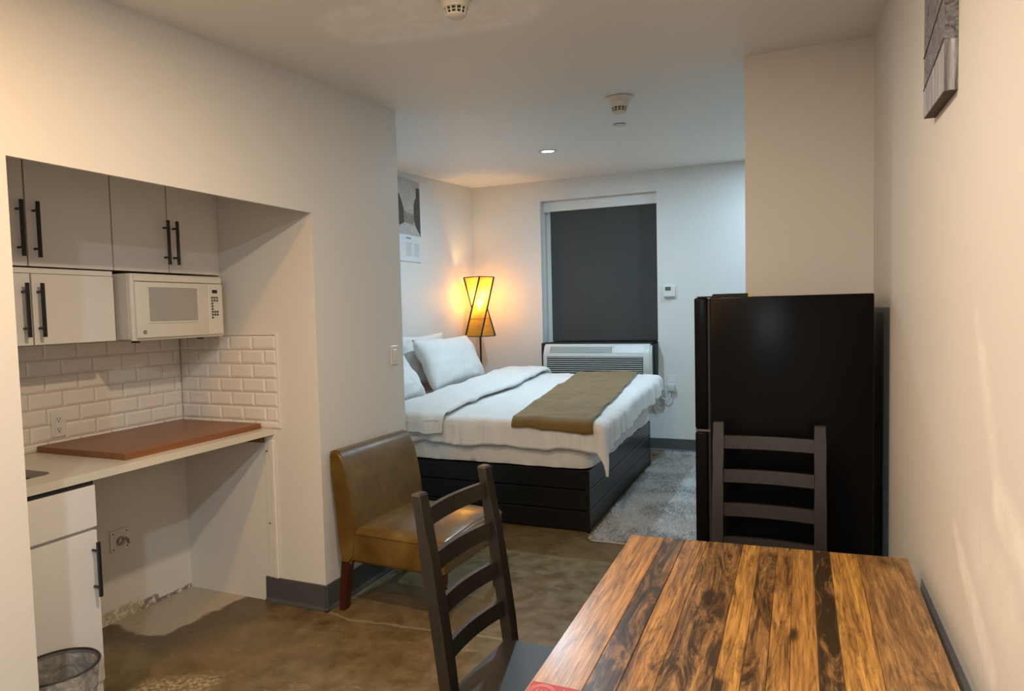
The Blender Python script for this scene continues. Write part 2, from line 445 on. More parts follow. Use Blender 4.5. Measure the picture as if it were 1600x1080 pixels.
struct('wall_bedroom_left', bx(-3.5, XBL, YE, YB + .26, 0, 0, top=top), M['wall'])
WX0, WX1, WZ0, WZ1 = -2.54, -1.272, 0.74, 2.684
b = NB()
box(b, XBL, WX0, YB, YB + .26, 0, 0, top=top); box(b, WX1, XBR, YB, YB + .26, 0, 0, top=top)
box(b, WX0, WX1, YB, YB + .26, 0, WZ0); box(b, WX0, WX1, YB, YB + .26, WZ1, 0, top=top)
struct('wall_back', b, M['wall'])
struct('wall_block', bx(XBLK, XR + .13, YBLK, YBLK + .22, 0, 0, top=top), M['wall'])
struct('wall_right', bx(XR, XR + .13, YF, YBLK, 0, 0, top=top), M['wall_r'])
struct('wall_bedroom_right', bx(XBR, XBR + .13, YBLK, YB + .26, 0, 0, top=top), M['wall'])
struct('wall_bedroom_near', bx(XR + .13, XBR + .13, YBLK + .02, YBLK + .22, 0, 0, top=top), M['wall'])
struct('wall_front', bx(-3.25, XR + .13, YF - .13, YF, 0, 0, top=top), M['wall'])

# window: frame, pane
wt = bpy.data.objects.new('window_1', None); COL.objects.link(wt); wt.location = (-1.9, YB + .22, WZ0); wt['kind'] = 'structure'
b = NB()
for a in ((WX0, WX0 + .05, WZ0, WZ1), (WX1 - .05, WX1, WZ0, WZ1), (WX0 + .05, WX1 - .05, WZ1 - .05, WZ1), (WX0 + .05, WX1 - .05, 1.14, 1.19)):
    box(b, a[0], a[1], YB + .20, YB + .25, a[2], a[3])
obj('window_frame', b, M['trimw'], wt)
obj('pane', bx(WX0 + .05, WX1 - .05, YB + .222, YB + .228, 1.19, WZ1 - .05), M['glass'], wt)
obj('lower_panel', bx(WX0 + .05, WX1 - .05, YB + .21, YB + .24, WZ0, 1.14), M['gap'], wt)

# baseboards (vinyl cove with a small toe)
def cove(name, x0, x1, y0, y1, nx, ny):
    """runs along the wall; nx,ny is the direction the face looks to"""
    prof = [(0, 0), (.016, 0), (.016, .006), (.008, .022), (.006, .128), (.003, .132), (0, .132)]
    b = NB()
    if ny == 0: 
        prism(b, [(x0 + nx * d, z) for d, z in prof], 1, y0, y1)
    else:
        prism(b, [(y0 + ny * d, z) for d, z in prof], 0, x0, x1)
    return struct(name, b, M['base'])
cove('baseboard_niche', -2.556, XL + .016, NY1, NY1, 0, -1)
cove('baseboard_left', XL, XL, NY1 - .016, YE + .016, 1, 0)
cove('baseboard_back', XBL, XBR, YB, YB, 0, -1)
cove('baseboard_right', XR, XR, YF, YBLK, -1, 0)
cove('baseboard_block', XBLK, XR, YBLK, YBLK, 0, -1)
cove('baseboard_bedroom', XBL, XBL, YE, YB, 1, 0)

# ------------------------------------------------------------------ backsplash tiles
TP, TW = 0.0737, 0.1525
_tile_cache = {}
def tile_mesh(w, h):
    k = (round(w, 4), round(h, 4))
    if k in _tile_cache: return _tile_cache[k]
    b = NB(); g = 0.0012; bv = min(0.011, w * 0.3, h * 0.3); d0, d1 = 0.004, 0.0085
    def ring(i, d): return [b.verts.new((x, -d, z)) for x, z in ((g+i, g+i), (w-g-i, g+i), (w-g-i, h-g-i), (g+i, h-g-i))]
    r0, r1, r2 = ring(0, 0), ring(0, d0), ring(bv, d1)
    for a, c in ((r0, r1), (r1, r2)):
        for i in range(4): b.faces.new((a[i], a[(i+1) % 4], c[(i+1) % 4], c[i]))
    b.faces.new(r2)
    bmesh.ops.recalc_face_normals(b, faces=b.faces[:])
    me = bpy.data.meshes.new('tile'); b.to_mesh(me); b.free(); me.materials.append(M['tile']); _tile_cache[k] = me
    return me
ROWS = [(1.400 - TP * (i + 1), 1.400 - TP * i) for i in range(6)] + [(0.921, 1.400 - TP * 6)]
def put_tiles(parent, s0, s1, first, place):
    for r, (z0, z1) in enumerate(ROWS):
        s = s1 - first[r % 2]
        cuts = [s1]
        while s > s0 + 0.01: cuts.append(s); s -= TW
        cuts.append(s0)
        for a, c in zip(cuts[1:], cuts):
            o = bpy.data.objects.new('tile', tile_mesh(c - a, z1 - z0)); COL.objects.link(o); o.parent = parent
            place(o, a, c, z0)
def side_place(o, a, c, z0): o.location = (a, NY1 - .003, z0)
def back_place(o, a, c, z0): o.location = (NXB + .003, a, z0); o.rotation_euler = (0, 0, math.pi / 2)
put_tiles(wall_left, NXB + .0118, -2.424, (0.155, 0.078), side_place)
put_tiles(wall_niche, 1.62, NY1 - .004, (0.120, 0.044), back_place)
obj('grout_bed', bx(NXB, -2.424, NY1 - .004, NY1 - .0005, .921, 1.400), M['grout'], wall_left)
obj('grout_bed', bx(NXB + .0005, NXB + .004, 1.62, NY1, .921, 1.400), M['grout'], wall_niche)
b = NB(); box(b, -2.424, -2.412, NY1 - .012, NY1, .921, 1.410, .002); box(b, NXB, -2.424, NY1 - .012, NY1, 1.401, 1.410, .002)
struct('trim_1', b, M['trimw'])
b = NB(); box(b, -2.525, -2.495, NY1 - .008, NY1, .132, .88, .002); box(b, -2.49, -2.462, NY1 - .016, NY1, .132, .86, .004)
t2 = struct('trim_2', b, M['trimw'])
for z in (.80, .42): 
    o = obj('screw', lathe(NB(), [(0, 0), (.0045, 0), (.0045, .002), (0, .002)], 10), M['slot'], None); o.parent = t2; o.rotation_euler = (math.pi / 2, 0, 0); o.location = (-2.511, NY1 - .008, z)

# ------------------------------------------------------------------ kitchenette
def bar_handle(parent, x, y, z0, z1):
    b = NB(); box(b, x + .028, x + .040, y - .006, y + .006, z0, z1, .0015)
    for z in (z0 + .035, z1 - .035): tube(b, [(x, y, z), (x + .030, y, z)], .005, 8)
    return obj('handle', b, M['black'], parent)

def cab_door(parent, x, y0, y1, z0, z1, hy=None, hz=None, name='door'):
    d = obj(name, bx(x - .019, x, y0 + .0032, y1 - .0032, z0 + .002, z1 - .002, .001), M['cab'], parent)
    if hy is not None: bar_handle(d, x, hy, *hz)
    return d
CX = -2.78
c = thing('wall_cabinet', 'white two-door wall cabinet at the top left of the kitchen niche', 'cabinet', (-2.95, 1.73, 1.72))
obj('body', bx(NXB + .002, CX - .021, 1.365, 2.088, 1.722, 2.14), M['cabbody'], c)
obj('door_gap', bx(CX - .0208, CX - .0195, 1.365, 2.088, 1.722, 2.14), M['gap'], c)
cab_door(c, CX, 1.365, 1.727, 1.718, 2.14, 1.693, (1.755, 1.974)); cab_door(c, CX, 1.727, 2.09, 1.718, 2.14, 1.755, (1.753, 1.974))
c = thing('wall_cabinet', 'white two-door wall cabinet directly above the microwave', 'cabinet', (-2.95, 2.39, 1.72))
obj('body', bx(NXB + .002, CX - .021, 2.092, 2.672, 1.722, 2.14), M['cabbody'], c)
obj('door_gap', bx(CX - .0208, CX - .0195, 2.092, 2.672, 1.722, 2.14), M['gap'], c)
cab_door(c, CX, 2.09, 2.380, 1.718, 2.14, 2.357, (1.757, 1.968)); cab_door(c, CX, 2.380, 2.672, 1.718, 2.14, 2.408, (1.757, 1.968))
obj('filler_strip', bx(CX - .03, CX - .006, 2.673, NY1 - .001, 1.72, 2.14, .001), M['cab'], c)
c = thing('wall_cabinet', 'short white wall cabinet left of the microwave, above the backsplash', 'cabinet', (-2.95, 1.73, 1.41))
obj('body', bx(NXB + .013, CX - .021, 1.365, 2.086, 1.408, 1.714), M['cabbody'], c)
obj('door_gap', bx(CX - .0208, CX - .0195, 1.365, 2.086, 1.408, 1.688), M['gap'], c)
obj('top_rail', bx(CX - .0205, CX - .008, 1.365, 2.086, 1.693, 1.7135), M['cab'], c)
cab_door(c, CX, 1.365, 1.732, 1.404, 1.692, 1.697, (1.438, 1.652)); cab_door(c, CX, 1.732, 2.086, 1.404, 1.692, 1.755, (1.437, 1.652))

# microwave
MX, MY0, MY1, MZ0, MZ1 = -2.686, 2.100, 2.614, 1.402, 1.704
c = thing('microwave', 'white built-in microwave oven with keypad under the wall cabinet', 'microwave', (-2.88, 2.36, MZ0))
obj('casing', bx(NXB + .013, MX - .03, MY0, MY1, MZ0 + .006, MZ1, .003), M['mwside'], c)
obj('front_frame', bx(MX - .03, MX - .008, MY0, MY1, MZ0, MZ1, .006, seg=2), M['mw'], c, 40)
dr = obj('door', bx(MX - .008, MX + .006, MY0 + .012, 2.512, MZ0 + .012, MZ1 - .038, .004, seg=2), M['mw'], c, 40)
obj('window', bx(MX + .005, MX + .0072, 2.176, 2.445, 1.487, 1.642, .001), M['mwglass'], dr)
b = NB()
for a in ((2.168, 2.453, 1.642, 1.650), (2.168, 2.453, 1.479, 1.487), (2.168, 2.176, 1.487, 1.642), (2.445, 2.453, 1.487, 1.642)): box(b, MX + .005, MX + .010, *a, .001)
obj('window_bezel', b, M['mw'], dr)
b = NB(); tube(b, [(MX + .007, 2.150 + .0075 * math.cos(t), 1.440 + .0075 * math.sin(t)) for t in [2*math.pi*k/20 for k in range(21)]], .0016, 6, False)
tube(b, [(MX + .007, 2.150 + .004 * math.cos(t), 1.440 + .004 * math.sin(t) * .8) for t in [0.6 + 4.2*k/10 for k in range(11)]], .001, 5)
obj('round_logo', b, M['key'], dr)
pn = obj('control_panel', bx(MX - .008, MX + .004, 2.515, MY1 - .008, MZ0 + .012, MZ1 - .038, .003), M['mw'], c)
obj('display', bx(MX + .003, MX + .0052, 2.540, 2.572, 1.620, 1.637), M['lcd'], pn)
for r in range(8):
    z = 1.603 - r * .0142
    for k in range(3):
        if 2 <= r <= 4 and k > 0:
            obj('button', bx(MX + .003, MX + .0046, 2.536 + k * .0155 + .004, 2.536 + k * .0155 + .006, z - .006, z - .004), M['key'], pn); continue
        if r == 7 and k > 0: continue
        obj('button', bx(MX + .003, MX + .0048, 2.533 + k * .0155, 2.545 + k * .0155, z - .010, z), M['key'], pn)
obj('latch_panel', bx(MX + .003, MX + .0055, 2.535, 2.598, 1.420, 1.450, .001), M['mw'], pn)
obj('vent_strip', bx(MX - .008, MX + .003, MY0 + .012, MY1 - .012, MZ1 - .034, MZ1 - .006, .002), M['mw'], c)
b = NB(); box(b, MX - .06, MX - .03, MY0 + .03, MY0 + .05, MZ0 - .010, MZ0 + .006); obj('foot', b, M['slot'], c)
b = NB(); box(b, MX - .05, MX - .03, MY1 - .13, MY1 - .11, MZ0 - .008, MZ0 + .006); obj('foot', b, M['slot'], c)

# worktop, sink, board
c = thing('worktop', 'cream stone worktop running across the kitchen niche', 'worktop', (-2.78, 2.0, .89))
SX0, SX1, SY0, SY1 = -2.86, -2.60, 1.33, 1.668
b = NB()
r = .05
inner = []
for cx, cy, a0 in ((SX1 - r, SY1 - r, 0), (SX0 + r, SY1 - r, 90), (SX0 + r, SY0 + r, 180), (SX1 - r, SY0 + r, 270)):
    for k in range(7): a = math.radians(a0 + 15 * k); inner.append((cx + r * math.cos(a), cy + r * math.sin(a)))
X0, X1, Y0, Y1 = NXB + .001, -2.466, NY0 + .001, NY1 - .001
def slab_with_hole(b, z0, z1):
    oT = {}
    import itertools
    outer = [(X1, Y1), (X0, Y1), (X0, Y0), (X1, Y0)]
    for z in (z0, z1):
        ov = [b.verts.new((x, y, z)) for x, y in outer]; iv = [b.verts.new((x, y, z)) for x, y in inner]; oT[z] = (ov, iv)
        for q in range(4):
            seg = iv[q*7:q*7+7]
            for k in range(6): b.faces.new((ov[q], seg[k], seg[k+1]))
            nx = iv[(q*7+7) % 28]
            b.faces.new((ov[q], seg[6], nx, ov[(q+1) % 4]))
    (o0, i0), (o1, i1) = oT[z0], oT[z1]
    for k in range(4): b.faces.new((o0[k], o0[(k+1) % 4], o1[(k+1) % 4], o1[k]))
    for k in range(28): b.faces.new((i0[k], i0[(k+1) % 28], i1[(k+1) % 28], i1[k]))
slab_with_hole(b, .888, .92)
obj('slab', b, M['counter'], c)
b = NB()
rings = []
for s, z in ((1.0, .887), (.985, .80), (.93, .76)):
    mx, my = (SX0 + SX1) / 2, (SY0 + SY1) / 2
    rings.append([b.verts.new((mx + (x - mx) * s, my + (y - my) * s, z)) for x, y in inner])
for a, d in zip(rings, rings[1:]):
    for k in range(28): b.faces.new((a[k], a[(k+1) % 28], d[(k+1) % 28], d[k]))
b.faces.new(rings[-1])
s_ = thing('sink', 'undermount steel sink bowl set into the cream worktop', 'sink', (-2.73, 1.5, .76))
obj('bowl', b, M['sinksteel'], s_, 40)
obj('drain', lathe(NB(), [(0, .004), (.035, .004), (.04, 0)], 20, (-2.73, 1.5, .761)), M['slot'], s_)
tag(obj('wooden_board', bx(NXB + .016, -2.525, 1.905, 2.668, .9205, .948, .002), M['board']), 'large brown wooden board lying on the cream worktop', 'board')
tag(obj('wooden_cleat', bx(-2.72, -2.53, NY1 - .022, NY1 - .001, .845, .8875, .001), M['cleat']), 'brown wooden cleat under the right end of the worktop', 'cleat')

# base cabinet
BXF = -2.470
c = thing('base_cabinet', 'white base cabinet with a drawer front under the sink', 'cabinet', (-2.78, 1.52, 0))
obj('body', bx(NXB + .002, BXF - .021, NY0 + .003, 1.728, .0, .745), M['cabbody'], c)
obj('side_panel', bx(NXB + .002, BXF - .021, 1.711, 1.728, .745, .887), M['cabbody'], c)
obj('drawer', bx(BXF - .019, BXF, NY0 + .003, 1.730, .708, .868, .0015), M['cab'], c)
cab_door(c, BXF, NY0 + .003, 1.730, .10, .696, 1.706, (.444, .656))
obj('shadow_rail', bx(BXF - .021, BXF - .008, NY0 + .003, 1.728, .868, .887), M['gap'], c)
obj('toe_kick', bx(BXF - .021, BXF - .012, NY0 + .003, 1.726, 0.0, .098), M['cab'], c)

# sockets on the niche wall
c = thing('wall_outlet', 'white double outlet on the tiled backsplash above the board', 'outlet', (NXB + .012, 2.006, .985))
pl = obj('plate', bx(NXB + .0115, NXB + .017, 1.972, 2.040, .972, 1.088, .002), M['plate'], c)
for z in (1.053, 1.007):
    q = obj('receptacle', bx(NXB + .0165, NXB + .019, 1.990, 2.022, z - .016, z + .016, .002), M['plate'], pl)
    b = NB(); box(b, NXB + .0185, NXB + .0196, 1.998, 2.0005, z - .004, z + .008); box(b, NXB + .0185, NXB + .0196, 2.010, 2.0125, z - .004, z + .008); box(b, NXB + .0185, NXB + .0196, 2.003, 2.008, z - .012, z - .007)
    obj('slots', b, M['slot'], q)
c = thing('wall_outlet', 'square outlet plate with a grey fitting under the worktop', 'outlet', (NXB, 2.28, .345))
obj('plate', bx(NXB, NXB + .007, 2.228, 2.330, .347, .455, .002), M['plate'], c)
b = NB(); o = lathe(b, [(0, .016), (.012, .016), (.02, .012), (.024, 0)], 16)
f_ = obj('round_fitting', b, M['steel'], None); f_.parent = c; f_.matrix_parent_inverse = c.matrix_basis.inverted(); f_.rotation_euler = (0, math.pi / 2, 0); f_.location = (NXB + .007, 2.283, .395)
obj('spout', tube(NB(), [(NXB + .02, 2.283, .405), (NXB + .035, 2.287, .412), (NXB + .045, 2.293, .405), (NXB + .046, 2.296, .385)], .007, 8), M['steel'], c)
for y, z in ((2.243, .44), (2.316, .44), (2.316, .362), (2.243, .362)):
    obj('screw', bx(NXB + .0065, NXB + .0082, y - .003, y + .003, z - .003, z + .003), M['slot'], c)

# waste bin
c = thing('waste_bin', 'grey round waste bin with a clear liner before the base cabinet', 'bin', (-2.325, 1.455, 0))
BC = (-2.325, 1.455, 0)
obj('body', lathe(NB(), [(0, .004), (.094, .004), (.096, 0), (.098, .004), (.126, .315), (.122, .315), (.093, .01), (0, .01)], 40, BC), M['bin'], c, 40)
b = NB(); tube(b, [(BC[0] + .127 * math.cos(t), BC[1] + .127 * math.sin(t), .317) for t in [2*math.pi*k/48 for k in range(49)]], .0045, 8, False)
obj('rim', b, M['rubber'], c, 60)
def liner(u, v):
    t = 2 * math.pi * u; s = v
    if s < .55: rr = .118 - .018 * (1 - s / .55); z = .10 + .222 * s / .55
    else: k = (s - .55) / .45; rr = .133 + .004 * math.sin(k * 3); z = .325 - .13 * k
    w = noise.noise(Vector((math.cos(t) * 4, math.sin(t) * 4, z * 14))) * .004 + .0022 * math.sin(t * 17 + z * 40)
    rr += w if s < .5 else abs(w)
    return (BC[0] + rr * math.cos(t), BC[1] + rr * math.sin(t), z)
obj('liner', grid(NB(), 72, 14, liner), M['film'], c, 80)

# light switch on the left wall
c = thing('light_switch', 'white light switch on the left wall above the leather chair', 'switch', (XL, 3.395, 1.2))
pl = obj('plate', bx(XL, XL + .006, 3.357, 3.433, 1.194, 1.306, .002), M['plate'], c)
obj('rocker', bx(XL + .005, XL + .010, 3.378, 3.412, 1.216, 1.284, .002), M['plate'], pl)

# ------------------------------------------------------------------ fridge
FX0, FX1, FY0, FY1, FZ = -.372, .291, 2.868, 3.46, 1.532
c = thing('fridge', 'black top-freezer fridge standing against the end wall', 'fridge', (-.04, 3.16, 0))
obj('body', bx(FX0 + .062, FX1, FY0, FY1, .02, FZ, .006, seg=2), M['fridge'], c, 40)
obj('gasket', bx(FX0 + .052, FX0 + .063, FY0 + .008, FY1 - .008, .06, FZ - .01), M['rubber'], c)
d1 = obj('freezer_door', bx(FX0, FX0 + .053, FY0, FY1, .985, FZ, .008, seg=3), M['fridge'], c, 40)
d2 = obj('fridge_door', bx(FX0, FX0 + .053, FY0, FY1, .06, .972, .008, seg=3), M['fridge'], c, 40)
for d, z0, z1 in ():
    b = NB(); box(b, FX0 - .045, FX0 - .028, FY0 + .05, FY0 + .075, z0, z1, .004)
    for z in (z0 + .02, z1 - .02): box(b, FX0 - .03, FX0 + .002, FY0 + .052, FY0 + .073, z - .012, z + .012)
    obj('handle', b, M['fridge'], d)
obj('hinge_cover', bx(FX0 + .02, FX0 + .20, FY1 - .10, FY1 - .02, FZ, FZ + .022, .006), M['rubber'], c)
obj('hinge_cover', bx(FX0 + .01, FX0 + .10, FY0 + .012, FY0 + .05, FZ, FZ + .006, .002), M['rubber'], c)
obj('middle_hinge', bx(FX0 + .002, FX0 + .062, FY0 + .004, FY0 + .05, .974, .983), M['fridge_grey'], c)
obj('tag_plate', bx(FX0 + .185, FX0 + .205, FY1 - .11, FY1 - .095, FZ, FZ + .022), M['brass'], c)
for x, y in ((FX0 + .1, FY0 + .05), (FX0 + .1, FY1 - .05), (FX1 - .06, FY0 + .05), (FX1 - .06, FY1 - .05)):
    obj('foot', lathe(NB(), [(0, 0), (.02, 0), (.02, .022), (0, .022)], 12, (x, y, 0)), M['rubber'], c)

# ------------------------------------------------------------------ bed
BX0, BX1, BY0, BY1, BH = -3.335, -1.240, 4.252, 6.335, .418
c = thing('bed', 'black panelled bed base standing in the corner', 'bed', (-2.3, 5.3, 0))
obj('base_box', bx(BX0 + .02, BX1 - .022, BY0 + .022, BY1 - .022, .03, BH - .03), M['bedblack'], c)
lv = [(.012, .141), (.148, .283), (.290, BH)]
for z0, z1 in lv:
    obj('side_board', bx(BX0, BX1 - .012, BY0, BY0 + .022, z0, z1, .004), M['bedblack'], c)
    obj('side_board', bx(BX0, BX1 - .012, BY1 - .022, BY1, z0, z1, .004), M['bedblack'], c)
    obj('foot_board', bx(BX1 - .022, BX1, BY0 + .012, BY1 - .012, z0, z1, .004), M['bedblack'], c)
obj('corner_post', bx(BX1 - .026, BX1 + .002, BY0 - .002, BY0 + .026, 0, BH, .003), M['bedblack'], c)
obj('corner_post', bx(BX1 - .026, BX1 + .002, BY1 - .026, BY1 + .002, 0, BH, .003), M['bedblack'], c)
b = NB(); box(b, -2.06, -1.93, BY0 - .004, BY0 + .004, BH - .03, BH - .002, .002)
obj('strap_tab', b, M['black'], c)

def soft_box(x0, x1, y0, y1, z0, z1, r, amp, n=6):
    b = NB(); box(b, x0, x1, y0, y1, z0, z1, r, seg=4)
    bmesh.ops.subdivide_edges(b, edges=[e for e in b.edges if e.calc_length() > .3], cuts=24, use_grid_fill=True)
    for v in b.verts:
        p = v.co; d = noise.noise(p * n) * amp
        cx, cy = (x0 + x1) / 2, (y0 + y1) / 2
        v.co += Vector((math.copysign(1, p.x - cx) * d if abs(p.x - cx) > (x1 - x0) / 2 - r * 1.2 else 0, math.copysign(1, p.y - cy) * d if abs(p.y - cy) > (y1 - y0) / 2 - r * 1.2 else 0, 0))
    return b
def mattress_mesh():
    # rounded slab walked round its outline so the side can carry creases
    b = NB(); x0, x1, y0, y1, rc = BX0 + .01, BX1 - .005, BY0 + .028, BY1 - .028, .09
    out = []
    def arc(cx, cy, a0):
        for k in range(9): a = math.radians(a0 + k * 11.25); out.append((cx + rc * math.cos(a), cy + rc * math.sin(a), math.cos(a), math.sin(a)))
    def run(p, q, n, nx, ny):
        for k in range(1, n): t = k / n; out.append((p[0] + (q[0] - p[0]) * t, p[1] + (q[1] - p[1]) * t, nx, ny))
    arc(x1 - rc, y0 + rc, 270); run((x1, y0 + rc), (x1, y1 - rc), 60, 1, 0); arc(x1 - rc, y1 - rc, 0); run((x1 - rc, y1), (x0 + rc, y1), 60, 0, 1)
    arc(x0 + rc, y1 - rc, 90); run((x0, y1 - rc), (x0, y0 + rc), 60, -1, 0); arc(x0 + rc, y0 + rc, 180); run((x0 + rc, y0), (x1 - rc, y0), 90, 0, -1)
    lev = [(-.03, .415), (.006, .425), (.014, .46), (.012, .52), (.014, .60), (.0, .66), (-.03, .685), (-.08, .692)]
    rings = []
    for off, z in lev:
        ring = []
        for i, (x, y, nx, ny) in enumerate(out):
            w = .010 * noise.noise(Vector((x * 9 + z * 14, y * 9 - z * 14, z * 5))) + .006 * noise.noise(Vector((x * 24 + z * 30, y * 24, 3)))
            lift = .016 * noise.noise(Vector((x * 3.1, y * 3.1, 9))) if z < .43 else 0
            if off < -.02: w = 0
            if z > .55: lift = (z - .55) / .142 * (-.008 + .085 * min(1, max(0, (y - 4.2) / 2.13)))
            ring.append(b.verts.new((x + nx * (off + w), y + ny * (off + w), max(z + lift, .419))))
        rings.append(ring)
    n = len(out)
    for a, d in zip(rings, rings[1:]):
        for k in range(n): b.faces.new((a[k], a[(k+1) % n], d[(k+1) % n], d[k]))
    cap = b.faces.new(rings[-1]); b.faces.new(rings[0][::-1])
    bmesh.ops.triangulate(b, faces=[cap])
    return b
tag(obj('mattress', mattress_mesh(), M['sheet'], None, 50), 'mattress in a white fitted sheet on the black bed base', 'mattress')

YN, YFAR, XFT = 4.265, 6.30, -1.17
def top_z(x, y):
    t = min(1, max(0, (y - 4.2) / 2.13))
    z = .752 + .112 * t ** 1.1
    z += .012 * noise.noise(Vector((x * 2.2, y * 1.6, 1.0))) + .009 * noise.noise(Vector((x * 8 + y * 2, y * 5, 4.0))) + .004 * noise.noise(Vector((x * 17 - y * 9, y * 15, 6.0)))
    return z
def fold(d, R):
    if d <= 0: return 0.0, 0.0
    if d < R * math.pi / 2: return R * math.sin(d / R), R - R * math.cos(d / R)
    return R, R + d - R * math.pi / 2
def drape(x, y, lift=0.0, R=.06, wr=1.0):
    """x,y on the flat sheet -> point on the bed, hanging over near, far and foot edges"""
    dx = max(0, x - XFT); dyn = max(0, YN - y); dyf = max(0, y - YFAR)
    dy = max(dyn, dyf); rr = math.hypot(dx, dy)
    o_, hang = fold(rr, R + lift); o_ += .10 * hang * (2 * dx * dy / (rr * rr) if rr > 0 else 0)
    ox = o_ * dx / rr if rr > 0 else 0; oy = o_ * dy / rr if rr > 0 else 0
    on_, of = (oy, 0) if dyn > 0 else (0, oy)
    bx_, by_ = min(x, XFT), min(max(y, YN), YFAR)
    z = top_z(bx_, by_) + lift
    s1 = 1.1 * noise.noise(Vector((bx_ * 8 + 1.3 * by_, by_ * 8, 2.0))) + .75 * noise.noise(Vector((bx_ * 19 + z * 3, by_ * 18, 7.0 + hang * 3)))
    k = min(1, hang / .10) * wr; s1 = max(s1, -.35)
    px = bx_ + ox + (k * .028 * s1 if dx > 0 else 0)
    py = by_ - on_ + of - (k * .028 * s1 if dyn > 0 else 0) + (k * .02 * s1 if dyf > 0 else 0)
    return Vector((px, py, z - hang))
def duvet_pt(u, v):
    far = v
    x0 = -2.80; ext = .225 - .04 * v + .07 * math.exp(-v * 9) + .010 * math.sin(v * 19)
    x = x0 + (XFT + ext - x0) * u
    y0 = YN - (.225 + .010 * math.sin(u * 23) + .16 * max(0, u - .75)); y1 = YFAR + .16
    y = y0 + (y1 - y0) * v
    p = drape(x, y)
    p.z += .010 * noise.noise(Vector((x * 4.5, y * 2.4, 11))) if y > YN else 0
    return p
dv = obj('duvet', grid(NB(), 150, 150, duvet_pt), M['white_cloth'], None, 180)
md = dv.modifiers.new('thickness', 'SOLIDIFY'); md.thickness = .028; md.offset = -1
tag(dv, 'white duvet spread over the bed with its corner hanging down', 'duvet')
def foldband_pt(u, v):
    # a puffy turned-back band across the bed near the pillows
    a = 2 * math.pi * u
    w = .24 + .02 * noise.noise(Vector((v * 3, 0, 5)))
    cx = -2.50 + .05 * (v - .5) + .02 * noise.noise(Vector((v * 4, 2, 5)))
    y = (YN - .20) + (YFAR + .10 - (YN - .20)) * v
    th = .036 + .010 * noise.noise(Vector((v * 7, 1, 3)))
    ex = math.copysign(abs(math.cos(a)) ** .75, math.cos(a)) * w; ez = math.copysign(abs(math.sin(a)) ** .8, math.sin(a)) * th
    p = drape(cx + ex, y, .03, .06)
    p.z += .012 + ez + .008 * noise.noise(Vector((ex * 12, y * 9, 3)))
    if y < YN: p.y -= .02 + ez * .9 ; p.z -= ez
    return p
b = grid(NB(), 36, 90, foldband_pt); bmesh.ops.remove_doubles(b, verts=b.verts[:], dist=1e-5)
ends = [e for e in b.edges if e.is_boundary]
bmesh.ops.holes_fill(b, edges=ends, sides=0)
obj('turned_back_edge', b, M['white_cloth'], dv, 60)
# piped hem on the near end of the turned-back edge
obj('piping', tube(NB(), [drape(-2.72 + .42 * t, YN - .175 - .012 * math.sin(t * 5), .075) + Vector((0, -.006, .0)) for t in [k / 20 for k in range(21)]], .006, 6), M['white_cloth'], dv, 60)

def runner_pt(u, v):
    x = -1.865 + .575 * u + .10 * (1 - v) * 1.0 - .06 * v
    y = (YN - .105 - .03 * u) + (YFAR + .10 - (YN - .105 - .03 * u)) * v
    p = drape(x, y, .016, .06, .6)
    p.z += .010 * noise.noise(Vector((x * 4.5, y * 2.4, 11))) if y > YN else 0
    p.z += .006 * noise.noise(Vector((x * 10, y * 6, 31)))
    return p
rn = obj('bed_runner', grid(NB(), 36, 120, runner_pt), M['runner'], None, 180)
md = rn.modifiers.new('thickness', 'SOLIDIFY'); md.thickness = .008; md.offset = 1
tag(rn, 'olive brown bed runner laid across the foot of the duvet', 'bed runner')

def pillow(name, label, loc, w, h, th, tilt, rz, seed):
    """w along y, h up the lean, th thickness; leans back against the wall"""
    b = NB()
    def side(sgn):
        def fn(u, v):
            s, t = u * 2 - 1, v * 2 - 1
            k = max(0, (1 - abs(s) ** 3.2)) ** .55 * max(0, (1 - abs(t) ** 3.2)) ** .55
            pin = 1 - .10 * (1 - abs(s)) * abs(t) ** 3
            pin2 = 1 - .10 * (1 - abs(t)) * abs(s) ** 3
            d = th * .5 * k * (1 + .22 * noise.noise(Vector((s * 1.7, t * 1.7, seed)))) + .022 * noise.noise(Vector((s * 4.5, t * 3.5, seed + 5))) * (1 - max(abs(s), abs(t)) ** 6)
            return (sgn * d, s * w / 2 * pin2, h / 2 + t * h / 2 * pin)
        return fn
    grid(b, 30, 24, side(1)); grid(b, 30, 24, side(-1)); bmesh.ops.remove_doubles(b, verts=b.verts[:], dist=.0008)
    o = obj(name, b, M['white_cloth'], None, 180)
    o.rotation_euler = (0, tilt, rz); o.location = loc
    return tag(o, label, 'pillow')
pillow('pillow', 'plump white pillow leaning in front near the floor lamp', (-2.91, 5.72, .792), 1.02, .51, .25, -.45, -.04, 3)
pillow('pillow', 'white pillow propped behind the plump pillow by the floor lamp', (-3.275, 5.58, .79), .92, .50, .11, -.02, .0, 8)
pillow('pillow', 'white pillow cut off by the corner of the left wall', (-2.92, 4.72, .745), .78, .51, .22, -.60, .05, 14)

